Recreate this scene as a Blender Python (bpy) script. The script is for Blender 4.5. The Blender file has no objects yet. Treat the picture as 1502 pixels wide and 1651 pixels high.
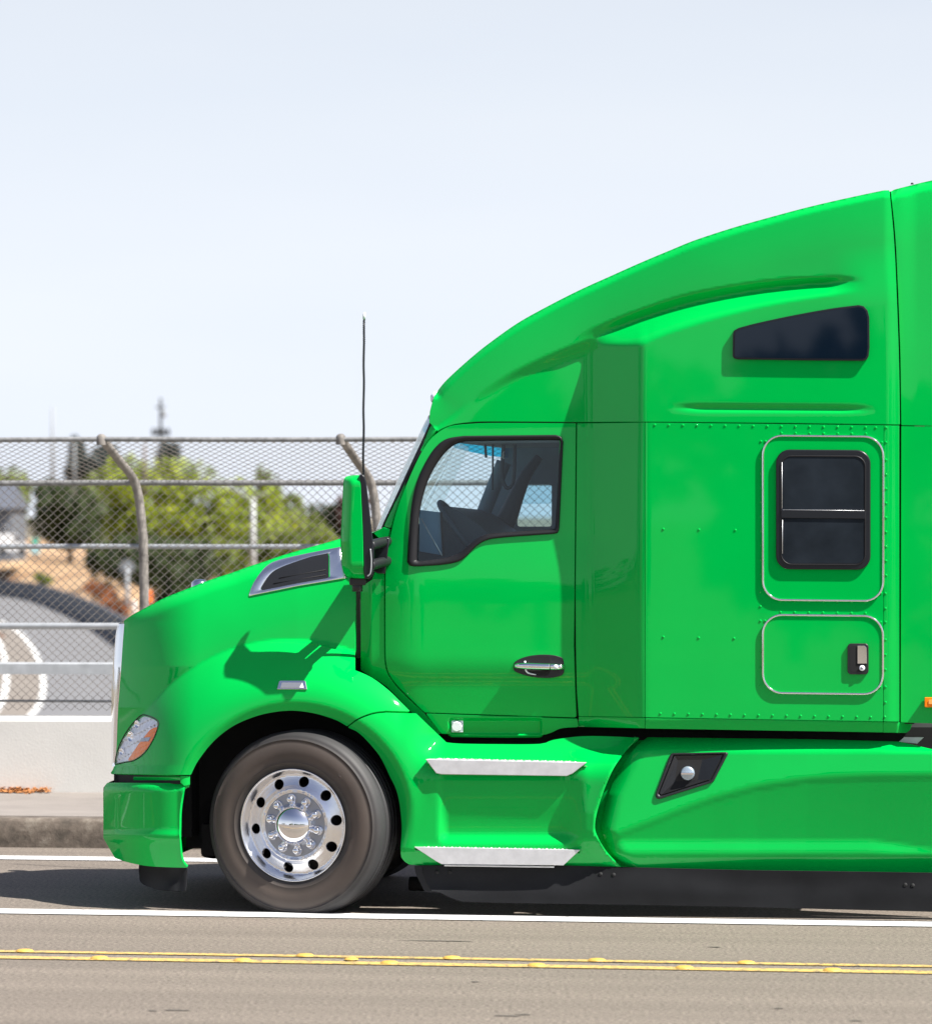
import bpy, bmesh, math, random
from math import sin, cos, pi, sqrt, radians, atan2, hypot
from mathutils import Vector, noise

random.seed(7)
SC = bpy.context.scene
# ------------------------------------------------------------------ camera
FPX, CX, CY, CAMH = 6424.0, 751.0, 820.0, 2.24
cam_data = bpy.data.cameras.new('camera')
cam = bpy.data.objects.new('camera', cam_data)
SC.collection.objects.link(cam)
SC.camera = cam
cam.location = (0, 0, CAMH)
cam.rotation_euler = (pi/2, 0, 0)
cam_data.sensor_fit = 'HORIZONTAL'
cam_data.sensor_width = 36
cam_data.lens = 36*FPX/1502
cam_data.shift_y = -5.5/1502
cam_data.clip_start = .5
cam_data.clip_end = 6000
cam_data.dof.use_dof = True
cam_data.dof.focus_distance = 22.2
cam_data.dof.aperture_fstop = 3.6

# ------------------------------------------------------------------ truck frame (needed for the sun)
YAW = radians(8)
B_W = 2.44
# ------------------------------------------------------------------ world, sun, exposure
SUN_L = Vector((.56, .20, .80))                       # towards the sun: along truck (rear), outward, up
sun_dir = Vector((SUN_L.x*cos(YAW)-SUN_L.y*sin(YAW), -SUN_L.x*sin(YAW)-SUN_L.y*cos(YAW), SUN_L.z)).normalized()
world = bpy.data.worlds.new('World'); SC.world = world
world.use_nodes = True
wn = world.node_tree
for n in list(wn.nodes): wn.nodes.remove(n)
sky = wn.nodes.new('ShaderNodeTexSky'); sky.sky_type = 'NISHITA'; sky.sun_disc = False
sky.sun_elevation = math.asin(sun_dir.z)
sky.sun_rotation = atan2(sun_dir.x, sun_dir.y)
sky.air_density = 1.0; sky.dust_density = 1.0; sky.ozone_density = 1.5
hsv = wn.nodes.new('ShaderNodeHueSaturation'); hsv.inputs['Hue'].default_value = .515; hsv.inputs['Saturation'].default_value = .8
bg = wn.nodes.new('ShaderNodeBackground'); bg.inputs['Strength'].default_value = .058
wo = wn.nodes.new('ShaderNodeOutputWorld')
# pale haze low over the horizon, thinning out upwards
geo = wn.nodes.new('ShaderNodeTexCoord'); sxyz = wn.nodes.new('ShaderNodeSeparateXYZ'); wn.links.new(geo.outputs['Generated'], sxyz.inputs[0])
rmp = wn.nodes.new('ShaderNodeValToRGB'); wn.links.new(sxyz.outputs[2], rmp.inputs[0])
el = rmp.color_ramp.elements; el[0].position = 0; el[0].color = (1, 1, 1, 1); el[1].position = .62; el[1].color = (0, 0, 0, 1)
for p_, v_ in ((.05, .92), (.127, .66), (.3, .18)):
    e_ = el.new(p_); e_.color = (v_, v_, v_, 1)
hz = wn.nodes.new('ShaderNodeMix'); hz.data_type = 'RGBA'
cn = wn.nodes.new('ShaderNodeTexNoise'); cn.inputs['Scale'].default_value = 2.2; cn.inputs['Detail'].default_value = 4
cmap = wn.nodes.new('ShaderNodeMapping'); cmap.inputs['Scale'].default_value = (1, 1, 5)
wn.links.new(geo.outputs['Generated'], cmap.inputs[0]); wn.links.new(cmap.outputs[0], cn.inputs['Vector'])
cmx = wn.nodes.new('ShaderNodeMix'); cmx.data_type = 'RGBA'      # faint veil of high cloud in the haze
cmx.inputs[6].default_value = (7.6, 8.15, 9.2, 1); cmx.inputs[7].default_value = (8.4, 8.75, 9.4, 1)
cmr = wn.nodes.new('ShaderNodeMapRange'); cmr.inputs['From Min'].default_value = .35; cmr.inputs['From Max'].default_value = .65
wn.links.new(cn.outputs[0], cmr.inputs[0]); wn.links.new(cmr.outputs[0], cmx.inputs[0]); wn.links.new(cmx.outputs[2], hz.inputs[7])
wn.links.new(rmp.outputs[0], hz.inputs[0]); wn.links.new(hsv.outputs[0], hz.inputs[6])
wn.links.new(sky.outputs[0], hsv.inputs['Color']); wn.links.new(hz.outputs[2], bg.inputs[0]); wn.links.new(bg.outputs[0], wo.inputs[0])
sd = bpy.data.lights.new('sun', 'SUN'); sd.energy = 5.0; sd.angle = radians(.53); sd.color = (1, .96, .9)
so = bpy.data.objects.new('sun', sd); SC.collection.objects.link(so)
so.rotation_euler = (-sun_dir).to_track_quat('-Z', 'Y').to_euler()
so.location = sun_dir*60
SC.view_settings.view_transform = 'Standard'; SC.view_settings.look = 'None'
SC.view_settings.exposure = 1.0; SC.view_settings.gamma = 1; SC.view_settings.use_curve_mapping = False

# ------------------------------------------------------------------ helpers
COL = SC.collection
def setp(o, label=None, cat=None, group=None, kind=None):
    if label: o['label'] = label
    if cat: o['category'] = cat
    if group: o['group'] = group
    if kind: o['kind'] = kind
    return o
def empty(name, loc, rz=0, label=None, cat=None, group=None):
    o = bpy.data.objects.new(name, None); COL.objects.link(o)
    o.empty_display_size = .2
    o.location = loc; o.rotation_euler = (0, 0, rz)
    return setp(o, label, cat, group)

def smooth(a, b, x):
    t = min(1, max(0, (x-a)/(b-a))); return t*t*(3-2*t)
def lerp(a, b, t): return a+(b-a)*t
def interp(pts, x):
    if x <= pts[0][0]: return pts[0][1]
    for (x0, y0), (x1, y1) in zip(pts, pts[1:]):
        if x <= x1: return y0+(y1-y0)*(x-x0)/(x1-x0)
    return pts[-1][1]
def cr(pts, step=8, closed=False):
    """Catmull-Rom resample of a 2-D/3-D point list"""
    n = len(pts); out = []
    segs = n if closed else n-1
    for i in range(segs):
        p1 = pts[i]; p2 = pts[(i+1) % n]
        p0 = pts[(i-1) % n] if (closed or i > 0) else p1
        p3 = pts[(i+2) % n] if (closed or i+2 < n) else p2
        d = sqrt(sum((a-b)**2 for a, b in zip(p1, p2)))
        k = max(1, int(math.ceil(d/step)))
        for j in range(k):
            t = j/k; t2 = t*t; t3 = t2*t
            out.append(tuple(.5*((2*b)+(-a+c)*t+(2*a-5*b+4*c-d_)*t2+(-a+3*b-3*c+d_)*t3) for a, b, c, d_ in zip(p0, p1, p2, p3)))
    if not closed: out.append(tuple(pts[-1]))
    return out
def dens(pts, step=8, closed=True):
    out = []
    n = len(pts)
    for i in range(n if closed else n-1):
        a = pts[i]; b = pts[(i+1) % n]
        k = max(1, int(math.ceil(hypot(a[0]-b[0], a[1]-b[1])/step)))
        for j in range(k): out.append((a[0]+(b[0]-a[0])*j/k, a[1]+(b[1]-a[1])*j/k))
    if not closed: out.append(tuple(pts[-1]))
    return out
def rrect(x0, y0, x1, y1, r, k=6, sk=0):
    out = []
    for cx_, cy_, a0 in ((x1-r, y1-r, 0), (x0+r, y1-r, 90), (x0+r, y0+r, 180), (x1-r, y0+r, 270)):
        for i in range(k+1):
            a = radians(a0+90*i/k)
            px = cx_+r*cos(a)
            out.append((px, cy_+r*sin(a)+sk*(px-x0)))
    return out
def area2(p): return sum(a[0]*b[1]-b[0]*a[1] for a, b in zip(p, p[1:]+p[:1]))
def offs(p, d):
    """offset closed polygon inward by d"""
    n = len(p); s = 1 if area2(p) > 0 else -1
    out = []
    for i in range(n):
        a = p[i-1]; b = p[i]; c = p[(i+1) % n]
        e1 = (b[0]-a[0], b[1]-a[1]); e2 = (c[0]-b[0], c[1]-b[1])
        l1 = hypot(*e1) or 1; l2 = hypot(*e2) or 1
        n1 = (-e1[1]/l1*s, e1[0]/l1*s); n2 = (-e2[1]/l2*s, e2[0]/l2*s)
        m = (n1[0]+n2[0], n1[1]+n2[1]); q = hypot(*m) or 1
        m = (m[0]/q, m[1]/q)
        c_ = max(.5, m[0]*n1[0]+m[1]*n1[1])
        out.append((b[0]+m[0]*d/c_, b[1]+m[1]*d/c_))
    return out

# pixel on the truck-parallel plane at outward offset w  ->  truck-local coordinates
O0 = Vector(((473-CX)*22.0/FPX, 22.0, 0))
Uv = Vector((cos(YAW), -sin(YAW), 0)); Wv = Vector((-sin(YAW), -cos(YAW), 0))
OW = O0.dot(Wv)
def P(px, py, w=0.0):
    d = Vector(((px-CX)/FPX, 1.0, (CY-py)/FPX))
    t = (OW+w)/(d.dot(Wv))
    q = d*t-O0
    return Vector((q.dot(Uv), -w, q.z+CAMH))

class Acc:
    def __init__(s): s.v = []; s.n = []; s.f = []; s.flat = set()
    def add(s, vs, fs, ns=None, mirror=False):
        b = len(s.v)
        for i, v in enumerate(vs):
            s.v.append(Vector(v)); s.n.append(Vector(ns[i]) if ns and ns[i] is not None else None)
        for f in fs: s.f.append(tuple(b+i for i in f))
        if mirror:
            b = len(s.v)
            for i, v in enumerate(vs):
                s.v.append(Vector((v[0], B_W-v[1], v[2])))
                s.n.append(Vector((ns[i][0], -ns[i][1], ns[i][2])) if ns and ns[i] is not None else None)
            for f in fs: s.f.append(tuple(b+i for i in reversed(f)))
        return s
    def mirrored(s):
        m = Acc(); m.v = [Vector((v[0], B_W-v[1], v[2])) for v in s.v]
        m.n = [Vector((n[0], -n[1], n[2])) if n is not None else None for n in s.n]
        m.f = [tuple(reversed(f)) for f in s.f]; return m
    def build(s, name, mat, parent=None, smooth_=True, custom=None):
        me = bpy.data.meshes.new(name)
        me.from_pydata(s.v, [], s.f)
        if smooth_: me.polygons.foreach_set('use_smooth', [True]*len(me.polygons))
        me.update()
        if any(n is not None for n in s.n):
            vn = [v.normal.copy() for v in me.vertices]
            me.normals_split_custom_set_from_vertices([(n if n is not None else vn[i]) for i, n in enumerate(s.n)])
        if mat: me.materials.append(mat)
        o = bpy.data.objects.new(name, me); COL.objects.link(o)
        if parent: o.parent = parent
        return o

def fill2(outer, holes, step, x0=None, y0=None):
    bm = bmesh.new()
    for loop in [outer]+list(holes):
        vs = [bm.verts.new((p[0], p[1], 0)) for p in loop]
        for i in range(len(vs)):
            if (vs[i].co-vs[i-1].co).length > 1e-6: bm.edges.new((vs[i-1], vs[i]))
    bmesh.ops.triangle_fill(bm, use_beauty=True, use_dissolve=False, edges=bm.edges[:], normal=(0, 0, 1))
    xs = [v.co.x for v in bm.verts]; ys = [v.co.y for v in bm.verts]
    if step:
        for ax, (lo, hi) in ((0, (min(xs), max(xs))), (1, (min(ys), max(ys)))):
            k = math.floor(lo/step)+1
            while k*step < hi:
                co = [0, 0, 0]; no = [0, 0, 0]; co[ax] = k*step+.013; no[ax] = 1
                bmesh.ops.bisect_plane(bm, geom=bm.verts[:]+bm.edges[:]+bm.faces[:], dist=1e-4, plane_co=co, plane_no=no)
                k += 1
    bmesh.ops.remove_doubles(bm, verts=bm.verts[:], dist=.02)
    return bm

def panel(acc, outer, wf, step=8, th=.02, holes=(), mirror=False, rim=True, bev=.005, norim=None):
    """curved sheet: outline in photo pixels, outward offset wf(px,py); edges get a rounded rim"""
    if not callable(wf): c0 = wf; wf = lambda x, y: c0
    bm = fill2(outer, holes, step)
    def pos(x, y): return P(x, y, wf(x, y))
    def nrm(x, y):
        e = 1.2
        a = pos(x+e, y)-pos(x-e, y); b = pos(x, y+e)-pos(x, y-e)
        n = a.cross(b)
        if n.y > 0: n = -n
        return n.normalized()
    vs, ns, idx = [], [], {}
    for i, v in enumerate(bm.verts):
        idx[v] = i; vs.append(pos(v.co.x, v.co.y)); ns.append(nrm(v.co.x, v.co.y))
    fs = []
    for f in bm.faces:
        q = [idx[v] for v in f.verts]
        nn = (vs[q[1]]-vs[q[0]]).cross(vs[q[-1]]-vs[q[0]])
        a2 = area2([(v.co.x, v.co.y) for v in f.verts])
        if a2 > 0: q.reverse()
        fs.append(tuple(q))
    # orientation check
    s_ = 0
    for q in fs[:200]:
        s_ += (vs[q[1]]-vs[q[0]]).cross(vs[q[2]]-vs[q[0]]).y
    if s_ > 0: fs = [tuple(reversed(q)) for q in fs]
    acc.add(vs, fs, ns, mirror)
    if rim:
        for e in bm.edges:
            if len(e.link_faces) == 1:
                a, b = e.verts
                f = e.link_faces[0]; c = f.calc_center_median()
                mid = (a.co+b.co)/2
                if norim and norim(mid.x, mid.y): continue
                ed = b.co-a.co; out = Vector((ed.y, -ed.x, 0))
                if out.dot(mid-c) < 0: out = -out
                out.normalize()
                # out in local space
                q0 = pos(mid.x, mid.y); q1 = pos(mid.x+out.x*2, mid.y+out.y*2)
                so_ = (q1-q0); 
                na = ns[idx[a]]; nb = ns[idx[b]]
                vv, nn2 = [], []
                for r, (pt, n_) in enumerate(((vs[idx[a]], na), (vs[idx[b]], nb))):
                    s1 = (so_-n_*so_.dot(n_))
                    if s1.length < 1e-9: s1 = Vector((1, 0, 0))
                    s1.normalize()
                    vv += [pt, pt+s1*bev*.5-n_*bev, pt+s1*bev*.5-n_*th]
                    nn2 += [n_, (s1*.9+n_*.4).normalized(), s1]
                f1 = [(0, 3, 4, 1), (1, 4, 5, 2)]
                t = (vv[3]-vv[0]).cross(vv[1]-vv[0])
                if t.dot(nn2[1]) < 0: f1 = [tuple(reversed(q)) for q in f1]
                acc.add(vv, f1, nn2, mirror)
    bm.free()
    return acc

def plate(acc, out, w, th=.02, bev=.004, wf=None, mirror=False, convert=None):
    """flat-topped slab with bevelled edge following outline (px), outer face at w (or wf)"""
    g = wf or (lambda x, y: w)
    bpx = bev*292
    i1 = offs(out, bpx*.3); i2 = offs(out, bpx)
    rows = [[P(x, y, g(x, y)-th) for x, y in out], [P(x, y, g(x, y)-bev) for x, y in out],
            [P(x, y, g(x, y)-bev*.3) for x, y in i1], [P(x, y, g(x, y)) for x, y in i2]]
    n = len(out)
    vs = sum(rows, []); fs = []
    pos_ = area2(out) > 0
    for r in range(3):
        for i in range(n):
            j = (i+1) % n
            q = (r*n+i, r*n+j, (r+1)*n+j, (r+1)*n+i)
            fs.append(q if pos_ else tuple(reversed(q)))
    b2 = len(vs); vs += [v.copy() for v in rows[3]]
    q = tuple(range(b2, b2+n)); 
    fs.append(q if pos_ else tuple(reversed(q)))
    q = (vs[fs[-1][1]]-vs[fs[-1][0]]).cross(vs[fs[-1][2]]-vs[fs[-1][0]])
    # decide global orientation via newell normal of cap
    nx = Vector((0, 0, 0)); cap = fs[-1]
    for i in range(len(cap)):
        a = vs[cap[i]]; b = vs[cap[(i+1) % len(cap)]]; nx += a.cross(b)
    if nx.y > 0: fs = [tuple(reversed(f)) for f in fs]
    acc.add(vs, fs, None, mirror)
    return acc

def tube(acc, pts, r, k=8, closed=False, rf=None, cap=True, mirror=False):
    pts = [Vector(p) for p in pts]; n = len(pts); vs = []; fs = []
    up = None
    for i, p in enumerate(pts):
        a = pts[(i-1) % n] if (closed or i > 0) else p
        b = pts[(i+1) % n] if (closed or i < n-1) else p
        t = (b-a).normalized()
        if up is None:
            up = Vector((0, 0, 1)) if abs(t.z) < .9 else Vector((1, 0, 0))
        x = t.cross(up)
        if x.length < 1e-4: x = t.orthogonal()
        x.normalize(); y = x.cross(t).normalized(); up = y
        rr = rf(i/(n-1)) if rf else r
        for j in range(k):
            an = 2*pi*j/k; vs.append(p+x*cos(an)*rr+y*sin(an)*rr)
    m = n if closed else n-1
    for i in range(m):
        i2 = (i+1) % n
        for j in range(k):
            j2 = (j+1) % k
            fs.append((i*k+j, i*k+j2, i2*k+j2, i2*k+j))
    if cap and not closed:
        fs.append(tuple(range(k-1, -1, -1))); fs.append(tuple((n-1)*k+j for j in range(k)))
    acc.add(vs, fs, None, mirror); return acc
def box(acc, x0, y0, z0, x1, y1, z1, b=0):
    bm = bmesh.new(); bmesh.ops.create_cube(bm, size=1)
    for v in bm.verts: v.co = Vector((lerp(x0, x1, v.co.x+.5), lerp(y0, y1, v.co.y+.5), lerp(z0, z1, v.co.z+.5)))
    if b: bmesh.ops.bevel(bm, geom=bm.edges[:], offset=b, segments=2, affect='EDGES', profile=.5)
    bm.verts.index_update()
    acc.add([v.co.copy() for v in bm.verts], [tuple(v.index for v in f.verts) for f in bm.faces])
    bm.free(); return acc
def lathe(acc, prof, k=48, axis='y', c=(0, 0, 0), a0=0):
    """prof: (radius, axial).  axial measured along -y (outward) for axis y, +z for axis z"""
    vs = []; n = len(prof)
    for i in range(k):
        a = 2*pi*i/k+a0
        for r, h in prof:
            if axis == 'y': vs.append((c[0]+r*cos(a), c[1]-h, c[2]+r*sin(a)))
            else: vs.append((c[0]+r*cos(a), c[1]+r*sin(a), c[2]+h))
    fs = []
    for i in range(k):
        j = (i+1) % k
        for m in range(n-1):
            q = (i*n+m, j*n+m, j*n+m+1, i*n+m+1)
            fs.append(q)
    acc.add(vs, fs); return acc
def dup(o, parent, loc=None):
    c = o.copy(); COL.objects.link(c); c.parent = parent
    if loc is not None: c.location = loc
    return c

# ------------------------------------------------------------------ materials
def newmat(name):
    m = bpy.data.materials.new(name); m.use_nodes = True
    nt = m.node_tree; b = nt.nodes['Principled BSDF']
    return m, nt, b
def pmat(name, col, rough=.5, metal=0, coat=0, spec=.5, bump=0, bscale=40, var=0, vscale=6, alpha=None, emis=None, crough=.03):
    m, nt, b = newmat(name)
    b.inputs['Base Color'].default_value = (*col, 1); b.inputs['Roughness'].default_value = rough
    b.inputs['Metallic'].default_value = metal; b.inputs['Coat Weight'].default_value = coat
    b.inputs['Coat Roughness'].default_value = crough
    b.inputs['Specular IOR Level'].default_value = spec
    tc = nt.nodes.new('ShaderNodeTexCoord')
    if var:
        nz = nt.nodes.new('ShaderNodeTexNoise'); nz.inputs['Scale'].default_value = vscale; nz.inputs['Detail'].default_value = 5
        mr = nt.nodes.new('ShaderNodeMapRange'); mr.inputs['To Min'].default_value = 1-var; mr.inputs['To Max'].default_value = 1+var
        mr.inputs['From Min'].default_value = .3; mr.inputs['From Max'].default_value = .7
        mx = nt.nodes.new('ShaderNodeVectorMath'); mx.operation = 'SCALE'; mx.inputs[0].default_value = col
        nt.links.new(tc.outputs['Object'], nz.inputs['Vector']); nt.links.new(nz.outputs[0], mr.inputs[0])
        nt.links.new(mr.outputs[0], mx.inputs['Scale']); nt.links.new(mx.outputs[0], b.inputs['Base Color'])
    if bump:
        n2 = nt.nodes.new('ShaderNodeTexNoise'); n2.inputs['Scale'].default_value = bscale; n2.inputs['Detail'].default_value = 4
        bp = nt.nodes.new('ShaderNodeBump'); bp.inputs['Strength'].default_value = bump; bp.inputs['Distance'].default_value = .01
        nt.links.new(tc.outputs['Object'], n2.inputs['Vector']); nt.links.new(n2.outputs[0], bp.inputs['Height'])
        nt.links.new(bp.outputs[0], b.inputs['Normal'])
    return m
def glassmat(name, tint, refl=.9, rough=0.0, ior=1.5):
    m, nt, b = newmat(name); nt.nodes.remove(b)
    tr = nt.nodes.new('ShaderNodeBsdfTransparent'); tr.inputs[0].default_value = (*tint, 1)
    gl = nt.nodes.new('ShaderNodeBsdfGlossy'); gl.inputs['Roughness'].default_value = rough; gl.inputs[0].default_value = (refl, refl, refl, 1)
    fr = nt.nodes.new('ShaderNodeFresnel'); ge = nt.nodes.new('ShaderNodeNewGeometry'); mr = nt.nodes.new('ShaderNodeMapRange')
    mr.inputs['To Min'].default_value = ior; mr.inputs['To Max'].default_value = 1/ior     # a thin pane reflects alike from both sides
    nt.links.new(ge.outputs['Backfacing'], mr.inputs[0]); nt.links.new(mr.outputs[0], fr.inputs[0])
    mx = nt.nodes.new('ShaderNodeMixShader'); out = nt.nodes['Material Output']
    nt.links.new(fr.outputs[0], mx.inputs[0]); nt.links.new(tr.outputs[0], mx.inputs[1]); nt.links.new(gl.outputs[0], mx.inputs[2])
    nt.links.new(mx.outputs[0], out.inputs[0])
    return m

M = {}
M['green'] = pmat('green_paint', (.0, .455, .064), rough=.38, coat=.55, spec=.0, var=.035, vscale=1.7)
M['chrome'] = pmat('chrome', (.86, .87, .9), rough=.06, metal=1)
M['polish'] = pmat('polished_aluminium', (.86, .87, .9), rough=.27, metal=1, var=.05, vscale=15)
M['brushed'] = pmat('brushed_aluminium', (.74, .75, .77), rough=.42, metal=.5, var=.08, vscale=20)
M['hubgrey'] = pmat('cast_aluminium', (.33, .35, .40), rough=.38, metal=.8, bump=.1, bscale=90)
M['black'] = pmat('black_plastic', (.012, .013, .016), rough=.45, bump=.1, bscale=120)
M['trimblack'] = pmat('black_trim', (.010, .012, .016), rough=.35, spec=.35)
M['rubber'] = pmat('rubber_seal', (.010, .010, .012), rough=.5, spec=.35)
M['dark'] = pmat('dark_underbody', (.008, .008, .009), rough=.8)
M['skirt'] = pmat('dusty_rubber_skirt', (.014, .0145, .016), rough=.55, spec=.12, bump=.35, bscale=3.5, var=.35, vscale=2.2)
M['amber'] = pmat('amber_lens', (1, .24, .01), rough=.3, spec=.15, var=.12, vscale=60)
M['lens'] = glassmat('clear_lens', (.98, .985, 1), .9, 0.0, 1.28)
M['lampsilver'] = pmat('lamp_reflector', (.82, .86, .93), rough=.35, metal=0, var=.2, vscale=35)
M['white'] = pmat('white_plastic', (.75, .76, .78), rough=.4)
M['glass'] = glassmat('door_glass', (.66, .82, .87))
M['wglass'] = glassmat('windshield_glass', (.75, .86, .88), 1.0, 0.0, 2.6)
M['tint'] = glassmat('tinted_band', (.02, .5, .68))
M['privacy'] = pmat('dark_privacy_glass', (.003, .009, .020), rough=.03, spec=.32)
M['smoke'] = pmat('smoky_glass', (.020, .026, .034), rough=.04, spec=.32, var=.3, vscale=5)
M['inside'] = pmat('cab_interior', (.22, .29, .35), rough=.7, var=.1)
M['insidedk'] = pmat('cab_interior_dark', (.05, .075, .095), rough=.6)
M['galv'] = pmat('galvanised_steel', (.42, .44, .46), rough=.5, metal=.35, var=.12, vscale=12)
M['rail'] = pmat('weathered_rail', (.22, .22, .22), rough=.6, metal=.2, var=.3, vscale=25)
M['post'] = pmat('weathered_post', (.23, .21, .19), rough=.65, metal=.15, var=.35, vscale=14, bump=.4, bscale=30)
M['wire'] = pmat('fence_wire', (.32, .295, .275), rough=.5, metal=.3)

# tyre rubber with dusty brown sidewall
def tyremat():
    m, nt, b = newmat('tyre_rubber')
    b.inputs['Roughness'].default_value = .62
    tc = nt.nodes.new('ShaderNodeTexCoord'); sp = nt.nodes.new('ShaderNodeSeparateXYZ')
    nt.links.new(tc.outputs['Object'], sp.inputs[0])
    l = nt.nodes.new('ShaderNodeVectorMath'); l.operation = 'LENGTH'
    cb = nt.nodes.new('ShaderNodeCombineXYZ'); nt.links.new(sp.outputs[0], cb.inputs[0]); nt.links.new(sp.outputs[2], cb.inputs[2])
    nt.links.new(cb.outputs[0], l.inputs[0])
    rp = nt.nodes.new('ShaderNodeValToRGB'); el = rp.color_ramp.elements
    nz = nt.nodes.new('ShaderNodeTexNoise'); nz.inputs['Scale'].default_value = 9; nz.inputs['Detail'].default_value = 6
    nt.links.new(tc.outputs['Object'], nz.inputs['Vector'])
    ad = nt.nodes.new('ShaderNodeMath'); ad.operation = 'MULTIPLY_ADD'; ad.inputs[1].default_value = .035
    nt.links.new(nz.outputs[0], ad.inputs[0]); nt.links.new(l.outputs['Value'], ad.inputs[2])
    nt.links.new(ad.outputs[0], rp.inputs[0])
    el[0].position = .335; el[0].color = (.022, .021, .021, 1)
    el[1].position = .385; el[1].color = (.078, .060, .049, 1)
    for p_, c_ in ((.43, (.080, .061, .050, 1)), (.478, (.075, .060, .051, 1)), (.496, (.040, .037, .036, 1)), (.54, (.030, .030, .032, 1))):
        e = el.new(p_); e.color = c_
    mx = nt.nodes.new('ShaderNodeMix'); mx.data_type = 'RGBA'; mx.blend_type = 'MULTIPLY'; mx.inputs[0].default_value = .5
    n2 = nt.nodes.new('ShaderNodeTexNoise'); n2.inputs['Scale'].default_value = 3.5; n2.inputs['Detail'].default_value = 8
    nt.links.new(tc.outputs['Object'], n2.inputs['Vector'])
    mr = nt.nodes.new('ShaderNodeMapRange'); mr.inputs['From Min'].default_value = .3; mr.inputs['From Max'].default_value = .7; mr.inputs['To Min'].default_value = .55; mr.inputs['To Max'].default_value = 1.3
    nt.links.new(n2.outputs[0], mr.inputs[0])
    nt.links.new(rp.outputs[0], mx.inputs[6]); nt.links.new(mr.outputs[0], mx.inputs[7]); nt.links.new(mx.outputs[2], b.inputs['Base Color'])
    return m
M['tyre'] = tyremat()
# ================================================================== STRUCTURE
FL_X = lambda px, d: (px-CX)*d/FPX
def roadx(D0, k, x):                      # lateral curve of the road edge lines: depth at lateral position x
    return D0-k*9*math.tanh(x/9)-.052*(x-9*math.tanh(x/9))
def ribbon(name, fa, fb, z, mat, x0=-70, x1=70, dx=.5, th=0, kind='structure', uvx=None):
    acc = Acc(); vs = []; fs = []
    xs = []; x = x0
    while x <= x1: xs.append(x); x += dx if abs(x) < 12 else 2
    for x in xs:
        vs += [(x, fa(x), z), (x, fb(x), z)]
        if th: vs += [(x, fb(x), z-th), (x, fa(x), z-th)]
    c = 4 if th else 2
    for i in range(len(xs)-1):
        a = i*c; b = a+c
        fs.append((a, b, b+1, a+1))
        if th:
            fs += [(a+1, b+1, b+2, a+2), (a+2, b+2, b+3, a+3), (a+3, b+3, b, a)]
    acc.add(vs, fs); o = acc.build(name, mat, None, smooth_=False)
    o['kind'] = kind
    return o

def asphalt():
    m, nt, b = newmat('asphalt')
    tc = nt.nodes.new('ShaderNodeTexCoord')
    fine = nt.nodes.new('ShaderNodeTexNoise'); fine.inputs['Scale'].default_value = 48; fine.inputs['Detail'].default_value = 8; fine.inputs['Roughness'].default_value = .75
    mp = nt.nodes.new('ShaderNodeMapping'); mp.inputs['Rotation'].default_value = (0, 0, YAW)
    mp2 = nt.nodes.new('ShaderNodeVectorMath'); mp2.operation = 'MULTIPLY'; mp2.inputs[1].default_value = (.06, 1.6, 1)
    st = nt.nodes.new('ShaderNodeTexNoise'); st.inputs['Scale'].default_value = 1.6; st.inputs['Detail'].default_value = 5
    sp = nt.nodes.new('ShaderNodeTexNoise'); sp.inputs['Scale'].default_value = 260; sp.inputs['Detail'].default_value = 2
    nt.links.new(tc.outputs['Object'], fine.inputs['Vector']); nt.links.new(tc.outputs['Object'], mp.inputs[0]); nt.links.new(mp.outputs[0], mp2.inputs[0]); nt.links.new(mp2.outputs[0], st.inputs['Vector'])
    nt.links.new(tc.outputs['Object'], sp.inputs['Vector'])
    r1 = nt.nodes.new('ShaderNodeMapRange'); r1.inputs['From Min'].default_value = .33; r1.inputs['From Max'].default_value = .67; r1.inputs['To Min'].default_value = .3; r1.inputs['To Max'].default_value = 1.75
    r2 = nt.nodes.new('ShaderNodeMapRange'); r2.inputs['From Min'].default_value = .3; r2.inputs['From Max'].default_value = .7; r2.inputs['To Min'].default_value = .86; r2.inputs['To Max'].default_value = 1.12
    r3 = nt.nodes.new('ShaderNodeMapRange'); r3.inputs['From Min'].default_value = .63; r3.inputs['From Max'].default_value = .75; r3.inputs['To Min'].default_value = 1; r3.inputs['To Max'].default_value = 1.9
    nt.links.new(fine.outputs[0], r1.inputs[0]); nt.links.new(st.outputs[0], r2.inputs[0]); nt.links.new(sp.outputs[0], r3.inputs[0])
    m1 = nt.nodes.new('ShaderNodeMath'); m1.operation = 'MULTIPLY'; m2 = nt.nodes.new('ShaderNodeMath'); m2.operation = 'MULTIPLY'
    nt.links.new(r1.outputs[0], m1.inputs[0]); nt.links.new(r2.outputs[0], m1.inputs[1]); nt.links.new(m1.outputs[0], m2.inputs[0]); nt.links.new(r3.outputs[0], m2.inputs[1])
    v = nt.nodes.new('ShaderNodeVectorMath'); v.operation = 'SCALE'; v.inputs[0].default_value = ASPH
    nt.links.new(m2.outputs[0], v.inputs['Scale']); nt.links.new(v.outputs[0], b.inputs['Base Color'])
    b.inputs['Roughness'].default_value = .85
    bp = nt.nodes.new('ShaderNodeBump'); bp.inputs['Strength'].default_value = .5; bp.inputs['Distance'].default_value = .006
    nt.links.new(fine.outputs[0], bp.inputs['Height']); nt.links.new(bp.outputs[0], b.inputs['Normal'])
    return m
ASPH = (.160, .134, .110)
M['asphalt'] = asphalt()
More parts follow.
